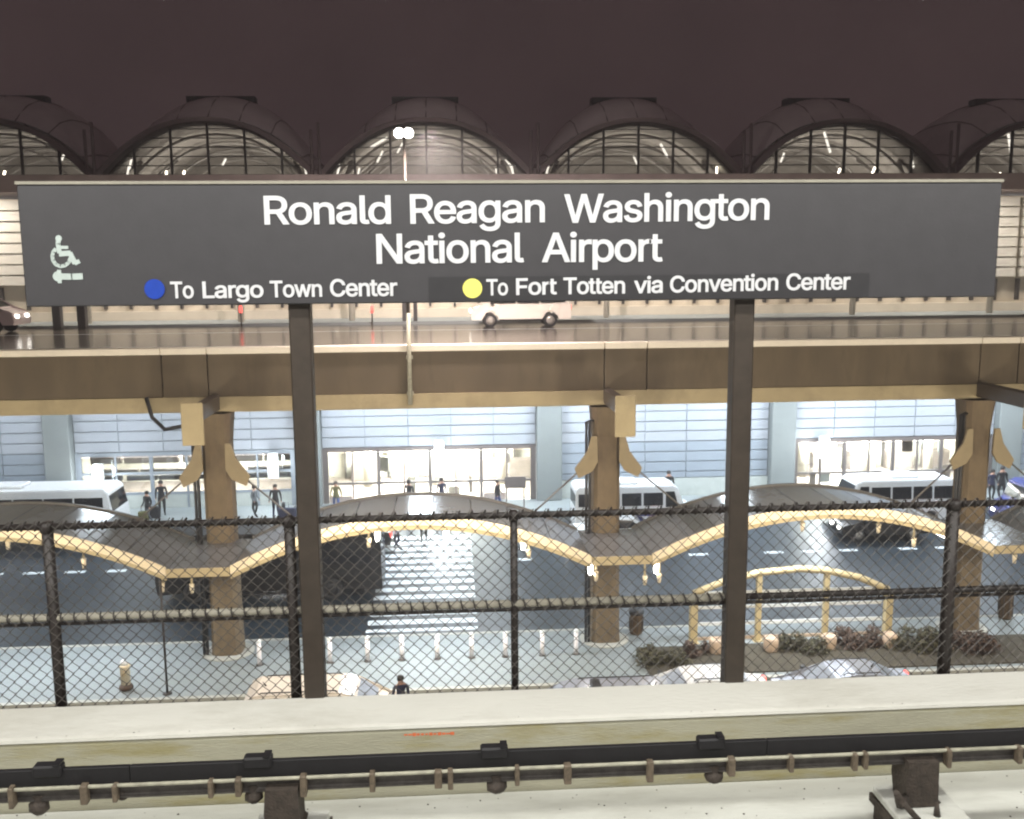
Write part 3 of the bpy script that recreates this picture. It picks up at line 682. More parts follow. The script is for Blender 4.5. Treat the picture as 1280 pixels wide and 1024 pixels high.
# shrubs
def shrub(px, Y, w, h, lab, ml, seed):
    rnd = random.Random(seed); x = X(px, Y, 830); t = thing('low_shrub', (x, Y, .04), lab, 'shrub', 'low shrubs in the mulch bed')
    st = MB()
    for i in range(7):
        a = rnd.uniform(0, 6.28); st.tube([(x, Y, .04), (x + math.cos(a) * w * .25, Y + math.sin(a) * w * .15, h * .6)], [.012, .006], 4)
    st.build('stem', M['rust'], t)
    fm = MB(); lobes = [(rnd.uniform(-.5, .5) * w, rnd.uniform(-.25, .25) * w, rnd.uniform(.35, 1.0) * h, rnd.uniform(.18, .36) * w) for _ in range(9)]
    for i in range(int(1900 * w * h)):
        lx, ly, lh, lr = rnd.choice(lobes); a = rnd.uniform(0, 6.28); r = rnd.random() ** .6; zz = rnd.random()
        c = Vector((x + lx + math.cos(a) * r * lr * (1.15 - zz * .7), Y + ly + math.sin(a) * r * lr * .8, .06 + zz * lh))
        u = Vector((rnd.uniform(-1, 1), rnd.uniform(-1, 1), rnd.uniform(-.4, .8))).normalized() * rnd.uniform(.04, .10); v = u.cross(Vector((rnd.uniform(-1, 1), rnd.uniform(-1, 1), 1))).normalized() * .04
        fm.add([c - u, c + v, c + u, c - v], [(0, 1, 2, 3)])
    f = fm.build('foliage', M[ml], t, fix=False); f['kind'] = 'stuff'
shrub(832, 32.6, 1.5, .55, 'dull brownish shrub left of the right sign post', 'leaf', 1)
shrub(870, 33.0, .8, .5, 'small reddish shrub by the first drum', 'leaf2', 2)
shrub(1000, 33.1, 1.6, .6, 'olive shrub between the second and third drums', 'leaf', 3)
shrub(1075, 33.3, 1.5, .7, 'reddish brown shrub between the third and fourth drums', 'leaf2', 4)
shrub(1140, 33.0, 1.7, .8, 'broad dark shrub left of the right fence post', 'leaf', 5)
shrub(1215, 32.8, 1.8, .6, 'dark shrub at the foot of the right-hand column', 'leaf2', 6)

# ============================================================ VEHICLES
def vehicle(name, loc, lab, cat, kind, paint, rz=0, rim='alloy', lit=True, glass='carglass', group=None, stripe=None, taxi=False):
    """front points to -x before rotation; origin on the road under the centre"""
    P = dict(car=([(-2.25, .35), (-2.3, .62), (-2.2, .78), (-1.25, .92), (-.45, 1.40), (.1, 1.46), (.95, 1.42), (1.75, 1.02), (2.25, .95), (2.32, .6), (2.28, .35)], .88, .92, -1.4, 1.38, .33),
             van=([(-2.4, .38), (-2.45, .7), (-2.35, .95), (-1.65, 1.15), (-.95, 1.72), (-.5, 1.82), (2.0, 1.80), (2.3, 1.65), (2.42, 1.0), (2.42, .38)], .95, 1.12, -1.5, 1.4, .34),
             shuttle=([(-3.1, .4), (-3.2, .8), (-3.1, 1.2), (-2.5, 1.5), (-2.2, 2.35), (-1.9, 2.5), (2.9, 2.5), (3.1, 2.35), (3.15, .4)], 1.05, 1.35, -2.1, 1.8, .38),
             coach=([(-4.7, .4), (-4.8, 1.0), (-4.75, 1.7), (-4.55, 2.75), (-4.3, 2.95), (4.5, 2.95), (4.7, 2.8), (4.75, .4)], 1.25, 1.5, -3.2, 2.6, .48))[kind]
    prof, hw, belt, wx0, wx1, wr = P
    r = bpy.data.objects.new(name, None); COL.objects.link(r); ORG[r.name] = Vector((0, 0, 0)); tag(r, lab, cat, group)
    ztop = max(z for _, z in prof)
    def yw(z): return hw * (1 - .20 * max(0, (z - belt) / (ztop - belt + .001)) * (1 if kind in ('car', 'van') else .35))
    # wheel arches cut into the lower edge
    low = []
    for cx in (wx1, wx0):
        for q in range(7):
            a = math.pi * q / 6; low.append((cx + (wr + .07) * math.cos(a), prof[0][1] + max(0, (wr + .07) * math.sin(a) + wr - prof[0][1])))
    outline = prof + low
    bm = bmesh.new(); L_ = [bm.verts.new((x, -yw(z), z)) for x, z in outline]; R_ = [bm.verts.new((x, yw(z), z)) for x, z in outline]
    bm.faces.new(L_[::-1]); bm.faces.new(R_); n = len(outline)
    for i in range(n): bm.faces.new((L_[i], L_[(i + 1) % n], R_[(i + 1) % n], R_[i]))
    bmesh.ops.triangulate(bm, faces=[f for f in bm.faces if len(f.verts) > 4])
    ed = [e for e in bm.edges if all(v.co.z > prof[0][1] + .2 for v in e.verts) and e.calc_face_angle(0) > .5 and abs(e.verts[0].co.y - e.verts[1].co.y) < .2]
    bmesh.ops.bevel(bm, geom=ed, offset=.055, segments=2, affect='EDGES')
    bmesh.ops.recalc_face_normals(bm, faces=bm.faces[:]); me = bpy.data.meshes.new('body'); bm.to_mesh(me); bm.free(); me.materials.append(M[paint])
    body = bpy.data.objects.new('body', me); COL.objects.link(body); body.parent = r
    # side windows
    if kind == 'car': W = [[(-.98, .98), (-.42, 1.33), (.12, 1.38), (.12, .98)], [(.18, .98), (.18, 1.38), (.85, 1.34), (1.35, 1.02)]]
    elif kind == 'van': W = [[(-1.35, 1.18), (-.82, 1.66), (-.28, 1.70), (-.28, 1.18)], [(-.2, 1.18), (-.2, 1.70), (.85, 1.70), (.85, 1.18)], [(.93, 1.18), (.93, 1.70), (1.95, 1.66), (2.12, 1.2)]]
    elif kind == 'shuttle': W = [[(-2.2, 1.4), (-2.0, 2.2), (-1.55, 2.2), (-1.55, 1.4)]] + [[(-1.4 + i * 1.12, 1.5), (-1.4 + i * 1.12, 2.15), (-.4 + i * 1.12, 2.15), (-.4 + i * 1.12, 1.5)] for i in range(4)]
    else: W = [[(-4.3 + i * 1.45, 1.6), (-4.3 + i * 1.45, 2.55), (-2.95 + i * 1.45, 2.55), (-2.95 + i * 1.45, 1.6)] for i in range(6)]
    for w in W:
        for s in (-1, 1):
            m_ = MB(); n_ = len(w); m_.v = [(x, s * (yw(z) + .012), z) for x, z in w] + [(x, s * (yw(z) - .02), z) for x, z in w]
            m_.face(range(n_)); m_.face(range(2 * n_ - 1, n_ - 1, -1))
            for i in range(n_): m_.face((i, i + n_, (i + 1) % n_ + n_, (i + 1) % n_))
            m_.build('side_window', M[glass], r)
    # windscreen and rear window on slanted profile segments
    seg = {'car': ((3, 4), (6, 7)), 'van': ((3, 4), (7, 8)), 'shuttle': ((3, 4), (7, 8)), 'coach': ((2, 3), (6, 7))}[kind]
    for q, (i, j) in enumerate(seg):
        a, b = Vector((prof[i][0], 0, prof[i][1])), Vector((prof[j][0], 0, prof[j][1]))
        a2, b2 = a.lerp(b, .12), a.lerp(b, .88 if not (kind != 'car' and q == 1) else .45); nrm = Vector((-(b - a).z, 0, (b - a).x)).normalized() * .012
        if q == 1: nrm = Vector((abs(nrm.x), 0, abs(nrm.z)))
        else: nrm = Vector((-abs(nrm.x), 0, abs(nrm.z)))
        m_ = MB(); m_.v = [(p.x, s * (yw(p.z) - .10), p.z) for p, s in ((a2 + nrm, -1), (a2 + nrm, 1), (b2 + nrm, 1), (b2 + nrm, -1), (a2 - nrm, -1), (a2 - nrm, 1), (b2 - nrm, 1), (b2 - nrm, -1))]
        m_.f = [(0, 1, 2, 3), (7, 6, 5, 4), (0, 4, 5, 1), (1, 5, 6, 2), (2, 6, 7, 3), (3, 7, 4, 0)]; m_.mi = [0] * 6; m_.sm = [False] * 6
        m_.build('windscreen' if q == 0 else 'rear_window', M[glass], r)
    for cx in (wx0, wx1):
        for s in (-1, 1):
            y = s * (hw - .13)
            w_ = MB().lathe((cx, y, wr), [(wr - .06, -.11), (wr, -.08), (wr, .08), (wr - .06, .11)], 18, 'y').build('wheel', M['tyre'], r)
            MB().lathe((cx, y + s * .08, wr), [(.60 * wr, -.036), (.62 * wr, .036), (.25 * wr, .045)] if s > 0 else [(.25 * wr, -.045), (.62 * wr, -.036), (.60 * wr, .036)], 14, 'y').build('rim', M[rim], w_)
    xf, xr_ = prof[1][0], prof[-2][0]; zh = {'car': .66, 'van': .78, 'shuttle': .85, 'coach': .8}[kind]
    for s in (-1, 1):
        MB().bbox(xf - .02, xf + .12, s * (hw - .42) - .17, s * (hw - .42) + .17, zh - .08, zh + .08, .03).build('headlight', M['head' if lit else 'headoff'], r)
        MB().bbox(xr_ - .12, xr_ + .025, s * (hw - .25) - .12, s * (hw - .25) + .12, zh + .02, zh + .30, .03).build('taillight', M['tail' if lit else 'tail'], r)
        box1('mirror', (-1.15 if kind == 'car' else -1.5 if kind == 'van' else wx0 - .3, (-1.0 if kind == 'car' else -1.35 if kind == 'van' else wx0 - .15), s * (hw + .02), s * (hw + .16), belt + .02, belt + .2), M['black'], r)
        box1('sill', (wx0 + wr + .1, wx1 - wr - .1, s * (hw - .02), s * (hw + .02), .32, .40), M['black'], r)
        if stripe: box1('stripe', (wx0 - .3, wx1 + .5, s * (hw + .002), s * (hw + .012), belt - .17, belt - .03), M[stripe], r)
    if taxi: MB().bbox(-.15, .15, -.32, .32, ztop - .01, ztop + .14, .03).build('roof_sign', M['black'], r)
    if kind in ('car', 'van') and ztop < 1.9:
        xa_, xb_ = (-.35, .95) if kind == 'car' else (-.5, 1.9)
        for s in (-1, 1):
            y = s * (hw * .8 - .14); MB().tube([(xa_, y, ztop - .03), (xa_ + .1, y, ztop + .035), (xb_ - .1, y, ztop + .03), (xb_, y, ztop - .06)], .017, 6).build('roof_rail', M['black'], r)
        MB().tube([(xb_ - .15, 0, ztop - .03), (xb_ - .05, 0, ztop + .12)], [.03, .008], 6).build('aerial', M['black'], r)
    if kind == 'shuttle' or (kind == 'coach' and paint == 'w_white'):
        MB().bbox(-.2, 1.3, -.6, .6, ztop - .01, ztop + .16, .05).build('roof_unit', M[paint], r)
        for s in (-1, 1): box1('stripe', (wx0 + .6, wx1 - .6, s * (hw + .002), s * (hw + .010), .95, 1.12), M['w_blue'], r)
    r.location = loc; r.rotation_euler.z = rz; ORG[r.name] = Vector(loc); return r
def slope(y): return gz(y) - .13
PI = math.pi
vehicle('shuttle_van', (X(650, 47.2, 398) , 47.2, ZD + .004), 'pale minivan with lit lamps driving on the upper road below the station name board', 'van', 'van', 'w_cream')
vehicle('shuttle_van', (X(-38, 47.2, 400), 47.2, ZD + .004), 'pale pinkish van with lit headlight on the upper road at the left edge', 'van', 'van', 'w_pink', rz=PI)
vehicle('coach', (X(345, 41.2, 740) , 41.2, slope(41.2)), 'black coach with red tail lights under the canopy beside the crosswalk', 'coach', 'coach', 'w_black', rim='black')
vehicle('shuttle_bus', (X(35, 49, 640) , 48.6, slope(48.6)), 'long white shuttle bus in front of the terminal at far left', 'bus', 'coach', 'w_white', rz=PI)
vehicle('shuttle_bus', (X(790, 48.4, 640), 48.4, slope(48.4)), 'white shuttle bus with dark windows right behind the middle column', 'bus', 'shuttle', 'w_white', rz=PI)
vehicle('shuttle_bus', (X(1110, 48.4, 640), 48.4, slope(48.4)), 'white shuttle bus partly hidden by the canopy hump, before the doors on the right', 'bus', 'shuttle', 'w_white')
vehicle('blue_van', (X(1315, 47.5, 640), 47.0, slope(47)), 'dark blue shuttle bus at the right edge behind the column', 'bus', 'shuttle', 'w_blue')
vehicle('parked_car', (X(1105, 45.5, 690), 46.2, slope(46.2)), 'black car under the right arch of the canopy', 'car', 'car', 'w_black')
vehicle('parked_car', (X(485, 46.6, 690) - 2.1, 46.6, slope(46.6)), 'dark car whose tail shows at the far end of the crosswalk, past the coach', 'car', 'car', 'w_black')
vehicle('cream_van', (X(437, 28.0, 860) - .75, 28.0, -.105), 'cream van roof and pale windows showing over the parapet right of the left sign post', 'van', 'van', 'w_cream', glass='litglass', lit=False, rz=PI)
vehicle('taxi', (X(745, 27.0, 860), 27.0, -.105), 'pale silver taxi with orange stripe and black roof sign below the middle column', 'taxi', 'van', 'w_silver', glass='litglass', lit=False, stripe='taxi', taxi=True)
vehicle('silver_car', (X(1058, 28.6, 850), 28.6, -.105), 'silver car roof showing over the parapet below the arched frame', 'car', 'car', 'w_silver', glass='litglass', lit=False)
vehicle('white_car', (X(876, 28.5, 860), 28.6, -.105), 'small pale car just left of the foot of the right sign post', 'car', 'car', 'w_white', glass='litglass', lit=False)

vehicle('white_car', (X(275, 46.3, 660), 46.3, slope(46.3)), 'white car on the lower road behind the left column', 'car', 'car', 'w_white')
vehicle('white_car', (X(765, 46.3, 655), 46.3, slope(46.3)), 'white car on the lower road behind the middle column', 'car', 'car', 'w_white')
# ============================================================ PEOPLE
def person_mesh(seed, coat, legs, arm=0.25, stride=.18):
    rnd = random.Random(seed)
    J = dict(pel=(0, 0, .95), sp=(0, .01, 1.15), ch=(0, 0, 1.36), nk=(0, 0, 1.50), hd=(0, -.01, 1.60), top=(0, 0, 1.72))
    V = []; E_ = []; R = []
    def add(p, r, par=None):
        V.append(p); R.append(r)
        if par is not None: E_.append((par, len(V) - 1))
        return len(V) - 1
    pe = add(J['pel'], .15); s1 = add(J['sp'], .14, pe); c1 = add(J['ch'], .16, s1); n1 = add(J['nk'], .065, c1); h1 = add(J['hd'], .095, n1); h2 = add(J['top'], .07, h1)
    nose = None
    for s in (-1, 1):
        hp = add((s * .10, 0, .88), .10, pe); kn = add((s * .11, -stride * s * .5, .50), .07, hp); an = add((s * .12, stride * s, .09), .045, kn); add((s * .13, stride * s - .15, .035), .04, an)
        sh = add((s * .20, 0, 1.42), .065, c1); el = add((s * (.235 + arm * .05), .04, 1.14), .048, sh); wr = add((s * (.23 + arm * .10), -.12, .93), .034, el); add((s * (.23 + arm * .10), -.16, .84), .035, wr)
    me = bpy.data.meshes.new('person_body'); me.from_pydata(V, E_, []); o = bpy.data.objects.new('tmp', me); COL.objects.link(o)
    md = o.modifiers.new('s', 'SKIN'); md.use_smooth_shade = True
    for i, r in enumerate(R): me.skin_vertices[0].data[i].radius = (r, r * (.72 if i in (0, 1, 2) else 1)); 
    me.skin_vertices[0].data[0].use_root = True
    ss = o.modifiers.new('u', 'SUBSURF'); ss.levels = 1
    dg = bpy.context.evaluated_depsgraph_get(); m2 = bpy.data.meshes.new_from_object(o.evaluated_get(dg)); bpy.data.objects.remove(o)
    m2.materials.clear()
    for q in ('skin', coat, legs, 'c_black'): m2.materials.append(M[q])
    for p in m2.polygons:
        z = p.center.z; ax = abs(p.center.x); p.use_smooth = True
        p.material_index = 0 if z > 1.475 else (0 if ax > .2 and z < .92 and z > .75 else 1 if z > .86 else 2 if z > .09 else 3)
    return m2
PM = {}
def person(px, Y, z, lab, coat, legs, rz=0, var=0, bag=False, scale=1.0, py=640):
    key = (coat, legs, var)
    if key not in PM: PM[key] = person_mesh(var, coat, legs, .25 + .2 * var, .10 + .08 * var)
    x = X(px, Y, py); r = bpy.data.objects.new('person', None); COL.objects.link(r); ORG[r.name] = Vector((0, 0, 0)); tag(r, lab, 'person', 'people at the kerb')
    b = bpy.data.objects.new('body', PM[key]); COL.objects.link(b); b.parent = r
    MB().lathe((0, .015, 1.58), [(.085, .0), (.112, .05), (.108, .12), (.07, .175), (.02, .19)], 12).build('hair', M['hair'], r)
    MB().bbox(-.015, .015, -.125, -.09, 1.58, 1.625, .006).build('nose', M['skin'], r)
    if bag: MB().bbox(.30, .46, -.25, .15, .30, .80, .04).build('bag', M['c_black'], r)
    r.location = (x, Y, z); r.rotation_euler.z = rz; r.scale = (scale,) * 3; ORG[r.name] = Vector((x, Y, z)); return r
person(420, 52.0, .90, 'person in olive jacket and blue jeans, right of the left sign post', 'c_olive', 'c_jeans', rz=.2, var=2, py=620)
person(511, 51.2, .90, 'person in black standing just left of the brilliant white lantern', 'c_black', 'c_grey', rz=2.8, py=610, scale=1.1)
person(552, 51.5, .90, 'person in navy right below the brilliant white lantern', 'c_navy', 'c_pale', rz=.5, var=1, py=610, scale=1.1)
person(622, 51.5, .90, 'dark clothed person left of the grey sign board by the doors', 'c_black', 'c_jeans', rz=1.0, var=1, py=610)
person(318, 51.5, .90, 'person in dark green standing right of the left column', 'c_grey', 'c_black', rz=1.2, py=620)
person(344, 51.0, .90, 'broad person in black under the lantern left of the left sign post', 'c_black', 'c_navy', rz=.1, var=2, bag=True, py=620, scale=1.08)
person(201, 52.2, .90, 'tall person in black left of the left column', 'c_black', 'c_black', rz=.3, py=610, scale=1.12)
person(184, 50.7, .90, 'person in dark coat nearest the front of the long white bus', 'c_black', 'c_grey', rz=-.5, var=1, py=630)
person(836, 51.8, .90, 'person in black whose head rises over the roof of the bus behind the middle column', 'c_black', 'c_black', py=600, scale=1.12)
person(1252, 50.8, .90, 'person in dark clothes at far right above the dark blue bus', 'c_black', 'c_black', var=1, py=610, scale=1.15)
person(1240, 51.2, .90, 'person in navy left of the one above the dark blue bus', 'c_navy', 'c_black', py=610)
person(530, 47.4, slope(47.4), 'person in black on the far end of the crosswalk', 'c_black', 'c_black', py=675, rz=.1)
person(496, 46.2, slope(46.2), 'person in pale jacket at the left side of the crosswalk, far end', 'c_pale', 'c_navy', py=680, rz=1.4, var=1)
person(501, 28.5, -.105, 'person in navy jacket beside the cream van, seen over the parapet', 'c_navy', 'c_navy', py=860, rz=.3, scale=1.0)
def suitcase(px, Y, lab, mm, w=.42, h=.62, rz=0):
    x = X(px, Y, 625); t = thing('suitcase', (x, Y, .9), lab, 'suitcase', 'suitcases on the far pavement')
    MB().bbox(x - w / 2, x + w / 2, Y - .13, Y + .13, .95, .95 + h, .04).build('case', M[mm], t)
    MB().tube([(x - .1, Y, .94 + h), (x - .1, Y, 1.25 + h), (x + .1, Y, 1.25 + h), (x + .1, Y, .94 + h)], .015, 5).build('handle', M['black'], t)
    for s in (-1, 1): MB().lathe((x + s * w * .35, Y - .1, .94), [(.04, 0), (.04, .03)], 8, 'y').build('wheel', M['tyre'], t)
for px, Y, lab, mm, w in ((192, 51.6, 'black suitcase between the two people left of the left column', 'c_black', .6), (178, 50.6, 'dark green case beside the front of the long white bus', 'c_olive', .5), (358, 50.6, 'large navy case just left of the left sign post', 'c_navy', .95),
                     (372, 51.0, 'grey case against the left sign post, behind the navy one', 'c_grey', .4), (613, 50.7, 'blue case at the feet of the person by the grey board', 'c_jeans', .5), (498, 51.4, 'black case left of the person in black by the lantern', 'c_black', .45)):
    suitcase(px, Y, lab, mm, w)
# free-standing boards at doors
for px, Y, w, lab in ((644, 51.2, 1.15, 'grey sign board on posts right of the person by the doors'), (1165, 51.2, 1.0, 'grey sign board on posts left of the right-hand column')):
    x = X(px, Y, 605); t = thing('kerb_sign', (x, Y, .9), lab, 'sign', 'grey boards on the far pavement'); z = Zp(px, 603, Y)
    MB().bbox(x - w / 2, x + w / 2, Y - .04, Y + .04, z - .32, z + .32, .01).build('board', M['doorframe'], t)
    for s in (-1, 1): box1('leg', (x + s * w * .42 - .03, x + s * w * .42 + .03, Y + .045, Y + .09, .9, z + .3), M['doorframe'], t)
# dark posts on upper road at left
for px, lab in ((72, 'dark stout post on the upper road at left, nearer the pinkish van'), (103, 'dark slim post on the upper road below the left end of the name board')):
    x = X(px, 48.8, 395); z1 = Zp(px, 380, 48.8) + .5
    t = thing('kerb_post', (x, 48.8, ZD), lab, 'post', 'dark posts on the upper road')
    MB().bbox(x - .2, x + .2, 48.6, 49.0, ZD + .003, z1, .03).build('shaft', M['mullion'], t); box1('head', (x - .25, x + .25, 48.55, 49.05, z1 + .002, z1 + .08), M['black'], t)
for px, lab in ((505, 'dark thin door post left of the floodlight post, upper terminal'), (519, 'dark thin door post right of the floodlight post, upper terminal')):
    x = X(px, 49.9, 395)
    t = thing('kerb_post', (x, 50.4, ZD + .14), lab, 'post', 'dark posts on the upper road')
    MB().bbox(x - .1, x + .1, 50.3, 50.5, ZD + .143, ZD + 1.3, .02).build('shaft', M['mullion'], t); box1('head', (x - .13, x + .13, 50.28, 50.52, ZD + 1.302, ZD + 1.36), M['black'], t)

